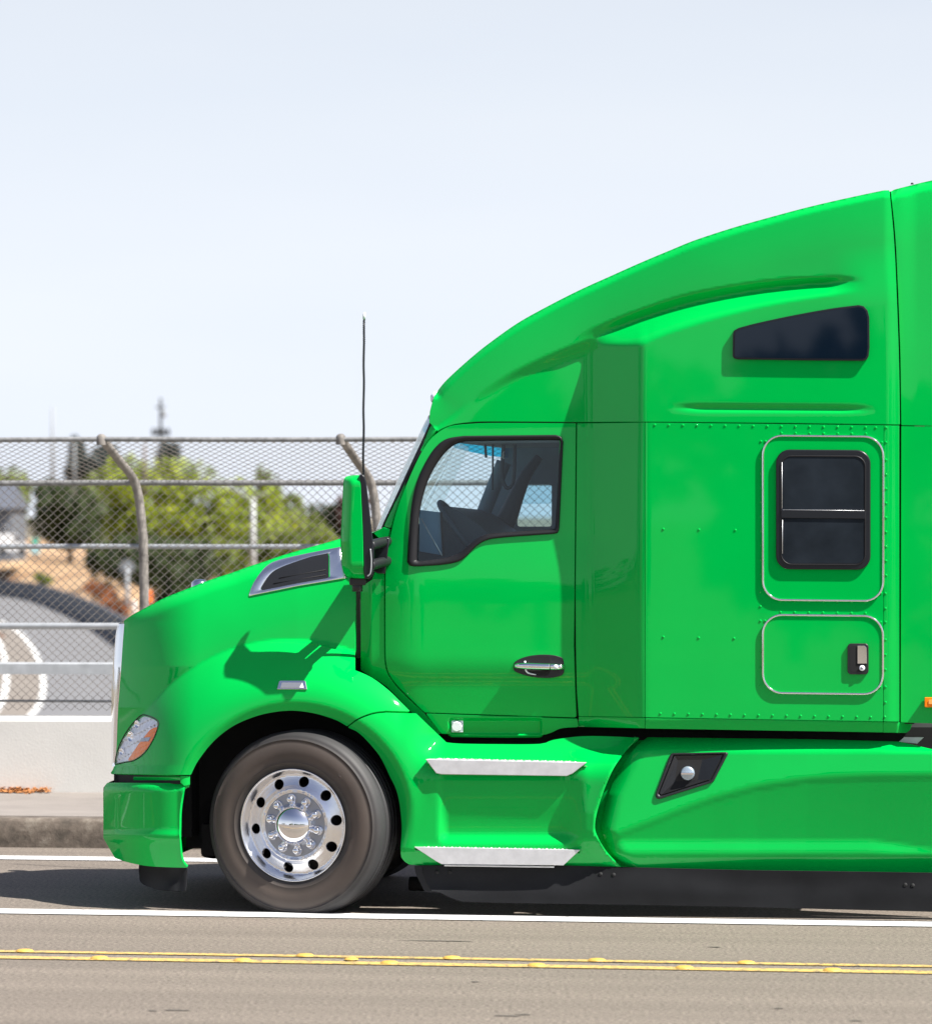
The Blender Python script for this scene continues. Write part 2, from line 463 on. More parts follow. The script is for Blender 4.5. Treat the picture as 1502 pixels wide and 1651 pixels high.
def paintmat(name, col, wear=.42):
    m, nt, b = newmat(name)
    tc = nt.nodes.new('ShaderNodeTexCoord')
    n1 = nt.nodes.new('ShaderNodeTexNoise'); n1.inputs['Scale'].default_value = 28; n1.inputs['Detail'].default_value = 8; n1.inputs['Roughness'].default_value = .7
    nt.links.new(tc.outputs['Object'], n1.inputs['Vector'])
    rp = nt.nodes.new('ShaderNodeMapRange'); rp.inputs['From Min'].default_value = wear-.09; rp.inputs['From Max'].default_value = wear-.01
    nt.links.new(n1.outputs[0], rp.inputs[0])
    mx = nt.nodes.new('ShaderNodeMix'); mx.data_type = 'RGBA'; mx.inputs[6].default_value = (*ASPH, 1); mx.inputs[7].default_value = (*col, 1)
    nt.links.new(rp.outputs[0], mx.inputs[0]); nt.links.new(mx.outputs[2], b.inputs['Base Color']); b.inputs['Roughness'].default_value = .6
    return m
M['wline'] = paintmat('white_road_paint', (.62, .62, .62))
M['yline'] = paintmat('yellow_road_paint', (.60, .40, .12), .50)
M['conc'] = pmat('pale_concrete', (.56, .55, .525), rough=.9, var=.07, vscale=1.6, bump=.12, bscale=60)
M['walk'] = pmat('sidewalk_concrete', (.23, .205, .185), rough=.9, var=.12, vscale=2.2, bump=.3, bscale=50)
def kerbmat():
    m, nt, b = newmat('stained_kerb')
    tc = nt.nodes.new('ShaderNodeTexCoord')
    n1 = nt.nodes.new('ShaderNodeTexNoise'); n1.inputs['Scale'].default_value = 7; n1.inputs['Detail'].default_value = 8; n1.inputs['Roughness'].default_value = .7
    nt.links.new(tc.outputs['Object'], n1.inputs['Vector'])
    rp = nt.nodes.new('ShaderNodeValToRGB'); e = rp.color_ramp.elements
    e[0].position = .35; e[0].color = (.07, .058, .046, 1); e[1].position = .72; e[1].color = (.25, .22, .18, 1)
    x = e.new(.52); x.color = (.125, .10, .08, 1)
    nt.links.new(n1.outputs[0], rp.inputs[0]); nt.links.new(rp.outputs[0], b.inputs['Base Color']); b.inputs['Roughness'].default_value = .9
    bp = nt.nodes.new('ShaderNodeBump'); bp.inputs['Strength'].default_value = .6; bp.inputs['Distance'].default_value = .02
    nt.links.new(n1.outputs[0], bp.inputs['Height']); nt.links.new(bp.outputs[0], b.inputs['Normal'])
    return m
M['kerb'] = kerbmat()

def gd(py, z=0): return (CAMH-z)*FPX/(py-CY)      # depth of a ground point seen at photo row py
Dn0 = gd(1478.5); 
near_line = lambda x: roadx(gd(1481), .141, x)
far_line = lambda x: roadx(gd(1393), .141, x)
kerb_f = lambda x: roadx(gd(1374), .12, x)
para_f = lambda x: gd(1280, .19)-.052*x
ribbon('road', lambda x: -14.0, lambda x: kerb_f(x)+.02, 0, M['asphalt'])
g1 = ribbon('white_edge_line', lambda x: near_line(x)-.13, lambda x: near_line(x)+.13, .005, M['wline'])
g2 = ribbon('white_edge_line', lambda x: far_line(x)-.13, lambda x: far_line(x)+.13, .005, M['wline'])
yA = lambda x: roadx(gd(1557), .146, x); yB = lambda x: roadx(gd(1547.5), .146, x)
ribbon('yellow_centre_line', lambda x: yA(x)-.07, lambda x: yA(x)+.05, .005, M['yline'])
ribbon('yellow_centre_line', lambda x: yB(x)-.04, lambda x: yB(x)+.045, .005, M['yline'])
# kerb: stained face block, then sidewalk
def kerbz():
    acc = Acc(); xs = [i*.25 for i in range(-200, 200)]
    vs = []; fs = []; prof = [(-.0, -.05), (-.0, .0), (.01, .10), (.018, .165), (.035, .186), (.06, .192), (.20, .194), (.20, -.05)]
    n = len(prof)
    for x in xs:
        j = .006*noise.noise(Vector((x*2.3, 0, 1)))
        for a, (dy, z) in enumerate(prof):
            vs.append((x, kerb_f(x)+dy+(j if 1 < a < 5 else 0), z+(j*.6 if 2 < a < 6 else 0)))
    for i in range(len(xs)-1):
        for a in range(n-1):
            fs.append((i*n+a, (i+1)*n+a, (i+1)*n+a+1, i*n+a+1))
    acc.add(vs, fs); o = acc.build('kerb', M['kerb']); o['kind'] = 'structure'
kerbz()
ribbon('sidewalk', lambda x: kerb_f(x)+.20, lambda x: para_f(x)+.02, .19, M['walk'], th=.3)
ribbon('bridge_deck', lambda x: -14.2, lambda x: para_f(x)+.5, -.32, M['conc'], th=.9)

# parapet wall
PZ = CAMH-(1158.5-CY)*gd(1280, .19)/FPX         # top of parapet
def parapet():
    acc = Acc(); xs = list(range(-60, 61)); prof = [(0, .17), (0, .2), (.004, PZ-.03), (.03, PZ), (.28, PZ), (.30, PZ-.03), (.30, -.3)]
    n = len(prof); vs = []; fs = []
    for x in xs:
        for dy, z in prof: vs.append((x, para_f(x)+dy, z))
    for i in range(len(xs)-1):
        for a in range(n-1): fs.append((i*n+a, (i+1)*n+a, (i+1)*n+a+1, i*n+a+1))
    acc.add(vs, fs); o = acc.build('parapet_wall', M['conc'], None, smooth_=False)
    setp(o, 'low pale concrete parapet wall behind the sidewalk, under the wire fence', 'wall')
parapet()

# rails on the parapet and the chain link fence
FY = lambda x: para_f(x)+.17
def zat(py, d): return CAMH-(py-CY)*d/FPX
D_F = gd(1280, .19)+.17+.1
rail = empty('bridge_railing', (0, FY(0), PZ), 0, 'galvanised two-bar railing on the parapet, pipe above flat beam', 'railing')
a = Acc(); z = zat(1009.5, D_F)-PZ
tube(a, [(-30, FY(-30)-FY(0)-.06, z), (30, FY(30)-FY(0)-.06, z)], .024, 12); a.build('pipe_rail', M['galv'], rail)
a = Acc(); z0 = zat(1087, D_F)-PZ; z1 = zat(1068, D_F)-PZ
vs = []
for x in (-30, 30):
    y = FY(x)-FY(0)-.06
    vs += [(x, y-.03, z0), (x, y+.03, z0), (x, y+.03, z1), (x, y-.018, z1), (x, y-.03, z1-.012)]
a.add(vs, [(0, 5, 6, 1), (1, 6, 7, 2), (2, 7, 8, 3), (3, 8, 9, 4), (4, 9, 5, 0), (0, 1, 2, 3, 4), (9, 8, 7, 6, 5)])
a.build('beam_rail', M['galv'], rail, smooth_=False)
for k in range(-3, 4):
    x = k*2.9+1.35
    if -.0 < 0: pass
    a = Acc(); y = FY(x)-FY(0); box(a, x-.035, y-.0, 0, x+.035, y+.045, z1+.25, .006); a.build('rail_post', M['galv'], rail, False)

fence = empty('chain_link_fence', (0, FY(0)+.12, 0), 0, 'tall rusty chain link fence with overhanging top along the bridge', 'fence')
FB = FY(0)+.12
D_F2 = FB-.052*(-2)
ZB = zat(1146, D_F2); ZM = zat(778.5, D_F2); 
LEAN = .52
ZT = CAMH-(708.5-CY)*(D_F2-LEAN)/FPX
fy = lambda x: FY(x)+.12-FB
for nm, zz, ly, r, m_ in (('top_rail', ZT, -LEAN, .018, M['rail']), ('upper_rail', ZM, 0, .021, M['rail']), ('middle_rail', zat(881.5, D_F2), 0.02, .019, M['galv']), ('bottom_wire', zat(1131, D_F2), 0.0, .009, M['rail'])):
    a = Acc(); pts = []
    for i in range(-60, 61):
        x = i*.25
        pts.append((x, fy(x)+ly, zz+.004*noise.noise(Vector((x*.6, zz, 0)))*2))
    tube(a, pts, r, 8)
    a.build(nm, m_, fence)
def post(px_base, shift):
    xb = FL_X(px_base, D_F2)
    a = Acc()
    pts = [(xb, 0, ZB-.12), (xb, 0, ZB+.5), (xb-.01, 0, ZB+1.2), (xb-.015, 0, zat(860, D_F2)), (xb-.045, -.005, zat(800, D_F2)), (xb-.085, -.05, zat(770, D_F2)), (xb-.16, -.20, zat(745, D_F2-.2)), (xb-.225, -.38, zat(722, D_F2-.38)), (xb-.27, -.50, zat(706, D_F2-.5))]
    pts = [(p[0], p[1]+fy(xb), p[2]) for p in pts]
    tube(a, cr(pts, .06), .033, 12, rf=lambda t: .037-.006*t)
    a.build('fence_post', M['post'], fence)
    a = Acc(); e = pts[-1]
    lathe(a, [(0, .03), (.02, .026), (.034, .01), (.036, -.02), (.036, -.05)], 12, 'z', e); a.build('post_cap', M['post'], fence)
for k in range(-4, 5):
    post(233+k*380, 0)
# woven wire: zigzag wires
def wires():
    a = Acc(); pitch = .0655; vp = .0600
    # path of mesh in (y, z): lower vertical part then lean forward
    def yz(s):
        Lv = ZM-ZB
        if s < Lv: return (0, ZB+s)
        t = s-Lv; Ls = sqrt(LEAN**2+(ZT-ZM)**2); q = min(1.0, t/Ls)
        # slight curve
        return (-LEAN*q**1.15, ZM+(ZT-ZM)*q)
    L = (ZM-ZB)+sqrt(LEAN**2+(ZT-ZM)**2)
    n = int(L/vp*2)
    r = .0020
    i0, i1 = int(-8/pitch*2), int(6/pitch*2)
    vs = []; fs = []
    for i in range(i0, i1):
        base = len(vs)
        for j in range(n+1):
            s = j*vp/2
            x = i*pitch/2+(pitch*.51 if (j+i) % 2 else -pitch*.01)+.012*noise.noise(Vector((i*.05, s*.8, 0)))
            y, z = yz(s)
            dy = .004*(1 if (j+i) % 2 else -1)
            y += fy(x)+dy
            vs += [(x-r*.8, y, z-r), (x+r*.8, y, z-r), (x, y-r*1.4, z+r)]
        for j in range(n):
            b0 = base+j*3; b1 = b0+3
            fs += [(b0, b1, b1+1, b0+1), (b0+1, b1+1, b1+2, b0+2), (b0+2, b1+2, b1, b0)]
    a.add(vs, fs)
    o = a.build('wire_mesh', M['wire'], fence, smooth_=False); o['kind'] = 'stuff'
wires()
# dry leaves swept against the parapet
def leaves():
    a = Acc(); random.seed(3)
    for i in range(420):
        x = FL_X(random.triangular(-60, 85, 22), gd(1283, .19)); y = para_f(x)-abs(random.gauss(0, .07))
        s = random.uniform(.008, .024); z = .195+random.random()*.035*math.exp(-abs(y-para_f(x))*12)
        an = random.random()*6.3; dx = cos(an)*s; dy = sin(an)*s; h = random.uniform(-.01, .012)
        a.add([(x-dx, y-dy, z), (x+dy*.6, y-dx*.6, z+h), (x+dx, y+dy, z+abs(h)), (x-dy*.6, y+dx*.6, z)], [(0, 1, 2, 3)])
    o = a.build('dry_leaves', pmat('dry_leaves', (.42, .17, .05), .8, var=.5, vscale=30), None, False)
    setp(o, 'orange-brown dry leaves swept against the foot of the parapet', 'leaves', kind='stuff')
leaves()

# raised yellow road markers
mk = Acc(); lathe(mk, [(0, .011), (.02, .0107), (.033, .009), (.042, .005), (.046, 0)], 20, 'z')
mkmesh = mk.build('raised_road_marker', pmat('marker_ceramic', (.62, .38, .08), .5, var=.2, vscale=40))
marks = [(157, 1550, 'near'), (389, 1553.5, 'near'), (627, 1557, 'near'), (865, 1561, 'near'), (1104, 1564.5, 'near'), (1343, 1568, 'near'),
         (37, 1537.5, 'far'), (491, 1543.5, 'far'), (566, 1549, 'mid'), (728, 1547.5, 'far'), (962, 1551, 'far'), (1203, 1555, 'far')]
NM = {157: 'leftmost round yellow button on the near yellow line', 389: 'round yellow button on the near yellow line, below the truck bumper',
      627: 'round yellow button on the near yellow line, below the truck step', 865: 'round yellow button on the near yellow line, below the right end of the step',
      1104: 'round yellow button on the near yellow line, below the fuel filler', 1343: 'rightmost round yellow button on the near yellow line',
      37: 'leftmost round yellow button on the far yellow line', 491: 'round yellow button on the far yellow line, just below the front tyre',
      566: 'small chipped yellow button lying between the two yellow lines', 728: 'round yellow button on the far yellow line, below the step left end',
      962: 'round yellow button on the far yellow line, below the cab rear edge', 1203: 'rightmost round yellow button on the far yellow line'}
for i, (px, py, w_) in enumerate(marks):
    o = mkmesh if i == 0 else mkmesh.copy()
    if i: COL.objects.link(o)
    d = gd(py+1); x = FL_X(px, d)
    line = yA if w_ == 'near' else yB
    y = (yA(x)+yB(x))/2 if w_ == 'mid' else line(x)
    o.location = (x, y, .006)
    if w_ == 'mid': o.scale = (.8, .8, .7)
    setp(o, NM[px], 'road marker', 'yellow raised road markers on the centre line')
# tar marks
def patch():
    a = Acc(); random.seed(11)
    for px, py, L in ((703, 1518, .2), (287, 1630, .07), (245, 1631, .03), (766, 1584, .02), (818, 1639, .06), (845, 1637, .04), (1150, 1528, .05), (1380, 1647, .03), (1254, 1627, .02)):
        d = gd(py); x = FL_X(px, d)
        pts = []
        for k in range(10):
            t = 2*pi*k/10; rr = 1+random.uniform(-.3, .3)
            pts.append((x+cos(t)*L*rr, d+sin(t)*.014*rr+(x-x)*0-.14*cos(t)*L*rr, .003))
        a.add(pts, [tuple(range(10))])
    o = a.build('tar_marks', pmat('tar', (.10, .088, .076), .8), None, False); o['kind'] = 'structure'
patch()

# ------------------------------------------------------------------ lower ground, freeway, slope
ZG = -6.5
def gpt(px, py, z=ZG):
    d = (CAMH-z)*FPX/(py-CY); return Vector((FL_X(px, d), d, z))
def terrain():
    a = Acc(); N = 40
    xs = [-2500+5000*i/N for i in range(N+1)]; ys = [-2500+6500*i/N for i in range(N+1)]
    vs = [(x, y, ZG-.02) for y in ys for x in xs]
    fs = [(j*(N+1)+i, j*(N+1)+i+1, (j+1)*(N+1)+i+1, (j+1)*(N+1)+i) for j in range(N) for i in range(N)]
    a.add(vs, fs); o = a.build('ground', pmat('dry_ground', (.17, .145, .10), .95, var=.3, vscale=.02)); o['kind'] = 'structure'
terrain()
def strip(name, L, R, z, mat, kind='structure'):
    a = Acc(); vs = []; n = min(len(L), len(R))
    for p, q in zip(L, R): vs += [(p[0], p[1], z), (q[0], q[1], z)]
    fs = [(2*i, 2*i+1, 2*i+3, 2*i+2) for i in range(n-1)]
    a.add(vs, fs); o = a.build(name, mat, None, False); 
    if kind: o['kind'] = kind
    return o
bar = [(-60, 952), (0, 960), (60, 969), (120, 991), (160, 1011), (195, 1033), (245, 1068), (300, 1112), (360, 1180), (420, 1300)]
barw = [gpt(x, y) for x, y in cr(bar, 12)]
lw = [gpt(x, y) for x, y in cr([(-130, 985), (-60, 990), (-5, 1001), (28, 1018), (48, 1040), (62, 1065), (70, 1100), (64, 1135), (38, 1165), (-40, 1230), (-160, 1320)], 12)]
lfar = [Vector((p.x-45, p.y+25, p.z)) for p in lw]
n = min(len(barw), len(lw))
fw = pmat('freeway_surface', (.165, .165, .17), .9, var=.06, vscale=.3)
Lp = [gpt(x, y) for x, y in ((-260, 950), (-260, 1000), (-260, 1100), (-260, 1300))]
Rp = [gpt(x, y) for x, y in ((192, 950), (216, 1000), (250, 1100), (270, 1300))]
# freeway polygon bounded by the barrier curve
a = Acc(); poly = barw+[gpt(-400, 1300), gpt(-400, 952)]
a.add([(p.x, p.y, ZG+.01) for p in poly], [tuple(range(len(poly)))])
o = a.build('freeway', fw, None, False); o['kind'] = 'structure'
def linestrip(name, pts, wd, z, mat):
    L, R = [], []
    for i, p in enumerate(pts):
        t = (pts[min(i+1, len(pts)-1)]-pts[max(i-1, 0)]); nrm = Vector((-t.y, t.x, 0)).normalized()
        L.append(p+nrm*wd); R.append(p-nrm*wd)
    return strip(name, L, R, z, mat)
fline = pmat('freeway_line_paint', (.72, .72, .70), .7)
linestrip('freeway_lane_line', lw, .13, ZG+.03, fline)
# tan shoulder left of the line
sh = lw+[gpt(-400, 1320), gpt(-400, 985)]
a = Acc(); a.add([(p.x, p.y, ZG+.02) for p in sh], [tuple(range(len(sh)))])
o = a.build('freeway_shoulder', pmat('tan_shoulder', (.20, .175, .15), .95, var=.08, vscale=.4), None, False); o['kind'] = 'structure'
l2 = [gpt(x, y) for x, y in cr([(-90, 1000), (-20, 1015), (2, 1045), (10, 1080), (8, 1115), (-8, 1150), (-80, 1230)], 12)]
linestrip('freeway_lane_line', l2, .15, ZG+.035, fline)
# barrier (real height, thickness)
def wallalong(name, pts, h, th, mat, label, cat, z=ZG):
    a = Acc(); vs = []
    for i, p in enumerate(pts):
        t = (pts[min(i+1, len(pts)-1)]-pts[max(i-1, 0)]); nn = Vector((-t.y, t.x, 0)).normalized()*th/2
        for q, zz in ((p-nn, z), (p-nn*.5, z+h), (p+nn*.5, z+h), (p+nn, z)): vs.append((q.x, q.y, zz))
    fs = []
    for i in range(len(pts)-1):
        for k in range(3): fs.append((i*4+k, i*4+4+k, i*4+5+k, i*4+1+k))
    a.add(vs, fs); o = a.build(name, mat, None, False); setp(o, label, cat); return o
wallalong('freeway_barrier', barw, 1.6, .5, pmat('blue_grey_barrier', (.10, .115, .135), .8, var=.2, vscale=.5), 'curving blue-grey roadside barrier below the dry grass slope', 'barrier')
# dry slope from the barrier up to the trees
def slope():
    a = Acc(); top = [(-80, 903, 440), (0, 905, 430), (60, 907, 430), (110, 913, 420), (150, 930, 395), (180, 950, 360), (230, 985, 320), (330, 1000, 300), (520, 1010, 290), (800, 1010, 290)]
    bt = [gpt(x, y) for x, y in cr([(-60, 950), (0, 958), (60, 967), (120, 989), (160, 1009), (195, 1031), (245, 1066), (300, 1108), (540, 1130), (820, 1130)], 30)]
    tp = cr(top, 30)
    nB = len(bt); vs = []; rows = 14
    for i in range(nB):
        q = tp[min(len(tp)-1, int(round(i*(len(tp)-1)/(nB-1))))]
        T = Vector((FL_X(q[0], q[2]), q[2], zat(q[1], q[2])))
        for r in range(rows+1):
            t = r/rows; p = bt[i].lerp(T, t)
            p.z += .35*noise.noise(p*.12)*(0 if r == 0 else 1)
            vs.append(p)
        vs.append(Vector((T.x*1.6, T.y+260, T.z+.5)))
    m = rows+2
    fs = [(i*m+r, (i+1)*m+r, (i+1)*m+r+1, i*m+r+1) for i in range(nB-1) for r in range(rows+1)]
    a.add(vs, fs)
    mt, nt, b = newmat('dry_grass')
    tc = nt.nodes.new('ShaderNodeTexCoord'); n1 = nt.nodes.new('ShaderNodeTexNoise'); n1.inputs['Scale'].default_value = .16; n1.inputs['Detail'].default_value = 7; n1.inputs['Roughness'].default_value = .65
    rp = nt.nodes.new('ShaderNodeValToRGB'); e = rp.color_ramp.elements; e[0].position = .34; e[0].color = (.17, .085, .04, 1); e[1].position = .62; e[1].color = (.47, .32, .185, 1)
    x = e.new(.46); x.color = (.35, .22, .12, 1)
    nt.links.new(tc.outputs['Object'], n1.inputs['Vector']); nt.links.new(n1.outputs[0], rp.inputs[0]); nt.links.new(rp.outputs[0], b.inputs['Base Color']); b.inputs['Roughness'].default_value = 1
    o = a.build('dry_grass_slope', mt); o['kind'] = 'structure'
slope()

# ------------------------------------------------------------------ vegetation
def leafmat(name, c1, c2):
    m, nt, b = newmat(name)
    tc = nt.nodes.new('ShaderNodeTexCoord'); n1 = nt.nodes.new('ShaderNodeTexNoise'); n1.inputs['Scale'].default_value = .8; n1.inputs['Detail'].default_value = 6
    rp = nt.nodes.new('ShaderNodeValToRGB'); e = rp.color_ramp.elements; e[0].position = .36; e[0].color = (*c1, 1); e[1].position = .64; e[1].color = (*c2, 1)
    nt.links.new(tc.outputs['Object'], n1.inputs['Vector']); nt.links.new(n1.outputs[0], rp.inputs[0]); nt.links.new(rp.outputs[0], b.inputs['Base Color'])
    b.inputs['Roughness'].default_value = .6
    tl = nt.nodes.new('ShaderNodeBsdfTranslucent'); nt.links.new(rp.outputs[0], tl.inputs[0])
    mx = nt.nodes.new('ShaderNodeMixShader'); mx.inputs[0].default_value = .3
    out = nt.nodes['Material Output']; nt.links.new(b.outputs[0], mx.inputs[1]); nt.links.new(tl.outputs[0], mx.inputs[2]); nt.links.new(mx.outputs[0], out.inputs[0])
    return m
LM = {'lime': leafmat('lime_leaves', (.11, .17, .012), (.40, .46, .03)), 'dark': leafmat('dark_leaves', (.018, .035, .010), (.07, .10, .025)),
      'mid': leafmat('mid_leaves', (.07, .11, .016), (.23, .27, .035)), 'grey': leafmat('hazed_leaves', (.03, .045, .045), (.07, .09, .08)), 'red': leafmat('red_leaves', (.05, .02, .018), (.12, .05, .04)),  # grey leaf tone has the distance haze put into its colour
      'rust': leafmat('rust_shrub', (.18, .06, .02), (.42, .16, .06))}
BARK = pmat('bark', (.09, .065, .05), .9, var=.3)
def crown(a, c, rx, rz, n, s, rnd, ry=None, lumps=9):
    ry = ry or rx
    L = [(Vector((rnd.uniform(-.62, .62)*rx, rnd.uniform(-.6, .6)*ry, rnd.uniform(-.6, .68)*rz)), rnd.uniform(.28, .52)) for _ in range(lumps)]
    L.append((Vector((0, 0, 0)), .6))
    for _ in range(n):
        lc, lr = rnd.choice(L)
        d = Vector((rnd.gauss(0, 1), rnd.gauss(0, 1), rnd.gauss(0, 1))).normalized()*(rnd.random()**.35)
        p = c+lc+Vector((d.x*lr*rx, d.y*lr*ry, d.z*lr*rz))
        u = Vector((rnd.gauss(0, 1), rnd.gauss(0, 1), rnd.gauss(0, 1))).normalized(); v = u.orthogonal().normalized(); v = (v+u.cross(v)*rnd.uniform(-1, 1)).normalized()
        k = s*rnd.uniform(.6, 1.3)
        a.add([p-u*k, p+v*k*.6, p+u*k, p-v*k*.6], [(0, 1, 2, 3)])
def tree(name, px, ytop, ybase, wpx, d, mat, label, cat='tree', n=1500, s=.38, group=None, trunk=True, seed=1, lumps=9, lowfrac=.12):
    rnd = random.Random(seed)
    sc = d/FPX; x = FL_X(px, d); zt = zat(ytop, d); zb = zat(ybase, d); h = zt-zb
    root = empty(name, (x, d, zb), rnd.random()*0, label, cat, group)
    a = Acc(); rz = h*(1-lowfrac)/2
    crown(a, Vector((0, 0, h-rz)), wpx*sc/2*1.12, rz*1.04, int(n*1.25), s*1.15, rnd, lumps=lumps+4)
    a.build('crown', LM[mat], root, smooth_=False)
    a = Acc()
    tube(a, cr([(0, 0, -.3), (.1, 0, h*.3), (-.1, .1, h*.6), (.1, 0, h*.85)], .8), .2, 8, rf=lambda t: max(.04, .035*h*(1-t*.8)))
    a.build('trunk', BARK, root)
    for k in range(3):
        a = Acc(); an = rnd.random()*6.3; z0 = h*rnd.uniform(.25, .5); r_ = wpx*sc*.28
        tube(a, [(0, 0, z0), (cos(an)*r_*.5, sin(an)*r_*.5, z0+h*.12), (cos(an)*r_, sin(an)*r_, z0+h*.3)], .1, 6, rf=lambda t: .016*h*(1-t*.7))
        a.build('limb', BARK, root)
    return root
TG = 'trees on the far side of the freeway'
for t in (
  ('broadleaf_tree', 112, 772, 915, 140, 440, 'dark', 'dark green tree at the left, right of the grey building', 2600, .42),
  ('broadleaf_tree', 20, 758, 900, 90, 470, 'mid', 'half-hidden green tree rising behind the grey building at the far left', 1200, .4),
  ('broadleaf_tree', 160, 752, 900, 120, 470, 'mid', 'mid-green tree between the dark tree and the bent fence post', 1500, .4),
  ('broadleaf_tree', 232, 742, 950, 150, 425, 'lime', 'bright lime tree directly behind the bent fence post', 3000, .36),
  ('broadleaf_tree', 325, 738, 965, 165, 410, 'lime', 'widest and tallest lime tree, right of the bent fence post', 3600, .36),
  ('broadleaf_tree', 410, 770, 960, 130, 405, 'lime', 'lime tree behind the grey street lamp', 2400, .36),
  ('broadleaf_tree', 430, 736, 900, 52, 440, 'mid', 'narrow upright green treetop above the lime trees near the street lamp', 900, .34),
  ('broadleaf_tree', 465, 800, 960, 110, 415, 'mid', 'low olive tree right of the street lamp', 1900, .36),
  ('broadleaf_tree', 520, 818, 960, 90, 430, 'dark', 'small dark green tree just left of the truck mirror', 1300, .36),
  ('broadleaf_tree', 570, 800, 900, 60, 430, 'red', 'dark reddish tree hidden behind the truck mirror', 800, .32),
  ('broadleaf_tree', 290, 850, 1010, 150, 330, 'dark', 'dark green bushy tree low behind the truck hood', 2600, .32),
  ('broadleaf_tree', 400, 860, 1010, 170, 335, 'mid', 'mid-green bushy tree just above the hood vent', 2600, .32),
  ('broadleaf_tree', 200, 858, 965, 120, 370, 'dark', 'dark shaded shrubby tree at the edge of the dry slope beside the post', 1900, .32),
  ('broadleaf_tree', 500, 850, 1000, 130, 340, 'mid', 'olive shrubby tree between the hood vent and the mirror', 1700, .32),
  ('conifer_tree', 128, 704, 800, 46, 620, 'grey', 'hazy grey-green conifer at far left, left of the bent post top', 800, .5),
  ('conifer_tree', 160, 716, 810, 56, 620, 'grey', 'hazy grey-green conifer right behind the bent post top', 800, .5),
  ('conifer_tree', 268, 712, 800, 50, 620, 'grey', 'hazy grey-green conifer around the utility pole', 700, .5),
  ('broadleaf_tree', 640, 850, 960, 130, 480, 'mid', 'green tree seen low through the truck window', 900, .4),
  ):
    nm, px, yt, yb, wpx, d, mt, lb, n, s = t
    tree(nm, px, yt, yb, wpx, d, mt, lb, n=n, s=s, seed=px, group=TG)
# trees on the near side of the road, behind the camera, seen only as reflections in the paint
TN = 'trees on the near side of the road'
for k, (x_, h_, w_, mt_, lb_) in enumerate(((-150, 14, 20, 'dark', 'big dark tree at the far left end of the near side of the road'), (-95, 12, 15, 'dark', 'dark spreading tree left along the near side of the road'), (-53, 9, 11, 'mid', 'green tree between two dark trees on the near side of the road'), (-22, 9, 9, 'mid', 'green tree across from the truck bumper'), (-5, 8, 9, 'mid', 'green tree across from the truck cab'), (12, 7, 9, 'mid', 'green tree across from the truck window'), (29, 8, 9, 'dark', 'dark tree across from the fuel filler'), (49, 8, 11, 'dark', 'dark tree across from behind the truck'),(-62, 8, 9, 'dark', 'dark tree far down the near side of the road'), (-44, 10, 11, 'mid', 'tall green tree on the near side of the road'), (-30, 7, 8, 'dark', 'low dark tree on the near side of the road'), (-14, 9, 9, 'dark', 'dark tree straight across from the truck hood'), (4, 6, 9, 'mid', 'low broad tree straight across from the truck'), (20, 8, 8, 'dark', 'dark tree across from the truck sleeper'), (38, 9, 11, 'mid', 'broad tree across from the truck rear'), (60, 8, 10, 'dark', 'last dark tree on the near side of the road'))):
    rnd = random.Random(100+k); root = empty('broadleaf_tree', (x_, (-62-5*sin(k*2.1)) if x_ > -90 else -30, -2.0), 0, lb_, 'tree', TN)
    acc_ = Acc(); crown(acc_, Vector((0, 0, h_*.55)), w_*.55, h_*.5, 1600, .6, rnd, lumps=12); acc_.build('crown', LM[mt_], root, False)
    acc_ = Acc(); tube(acc_, [(0, 0, -5), (0, 0, h_*.3), (.1, 0, h_*.7)], .25, 8, rf=lambda t: .28*(1-t*.6)); acc_.build('trunk', BARK, root)
def bush(name, px, py, wpx, hpx, d, mat, label, n=500, s=.2, seed=1):
    rnd = random.Random(seed); sc = d/FPX
    root_z = zat(py+hpx/2, d)
    a = Acc(); crown(a, Vector((0, 0, hpx*sc/2)), wpx*sc/2*1.15, hpx*sc/2*1.15, n, s, rnd, lumps=6)
    o = a.build(name, LM[mat], None, False); o.location = (FL_X(px, d), d, root_z)
    setp(o, label, 'bush')
bush('bush', 74, 938, 34, 26, 395, 'mid', 'small round green bush on the dry grass slope', 500)
bush('bush', 168, 960, 60, 42, 330, 'rust', 'rust-brown shrub at the bottom right of the dry slope', 700)
bush('bush', 190, 985, 50, 40, 300, 'rust', 'lower rust-brown shrub beside the grey sign post', 500, seed=4)
bush('bush', 0, 1030, 20, 16, 270, 'rust', 'tiny brown shrub at the left edge by the freeway line', 250, .15)

# ------------------------------------------------------------------ far poles, lamp, sign, building, vehicle
far_grey = pmat('far_grey', (.30, .32, .34), .7); wood = pmat('pole_wood', (.19, .15, .13), .9); dk = pmat('far_dark', (.05, .055, .06), .7)
def pole(name, px, ytop, ybase, d, r, mat, label, cat):
    x = FL_X(px, d); zb = zat(ybase, d); h = zat(ytop, d)-zb
    root = empty(name, (x, d, zb), 0, label, cat)
    a = Acc(); tube(a, [(0, 0, 0), (0, 0, h*.5), (0, 0, h)], r, 8, rf=lambda t: r*(1-.3*t)); a.build('pole', mat, root)
    return root, h, d/FPX
r_, h, sc = pole('utility_pole', 259, 642, 800, 450, .22, dk, 'tall dark utility pole with crossarm and crown of equipment behind the fence', 'pole')
a = Acc(); box(a, -15*sc, -.1, h-60*sc, 15*sc, .1, h-54*sc); a.build('crossarm', dk, r_, False)
a = Acc(); box(a, -8*sc, -.1, h-16*sc, 7*sc, .1, h-13*sc); a.build('crossarm', dk, r_, False)
for dx in (-12, -5, 5, 12):
    a = Acc(); lathe(a, [(0, 6*sc), (2.6*sc, 5*sc), (2.2*sc, 2*sc), (2.6*sc, 0), (0, 0)], 8, 'z', (dx*sc, 0, h-54*sc)); a.build('insulator', dk, r_)
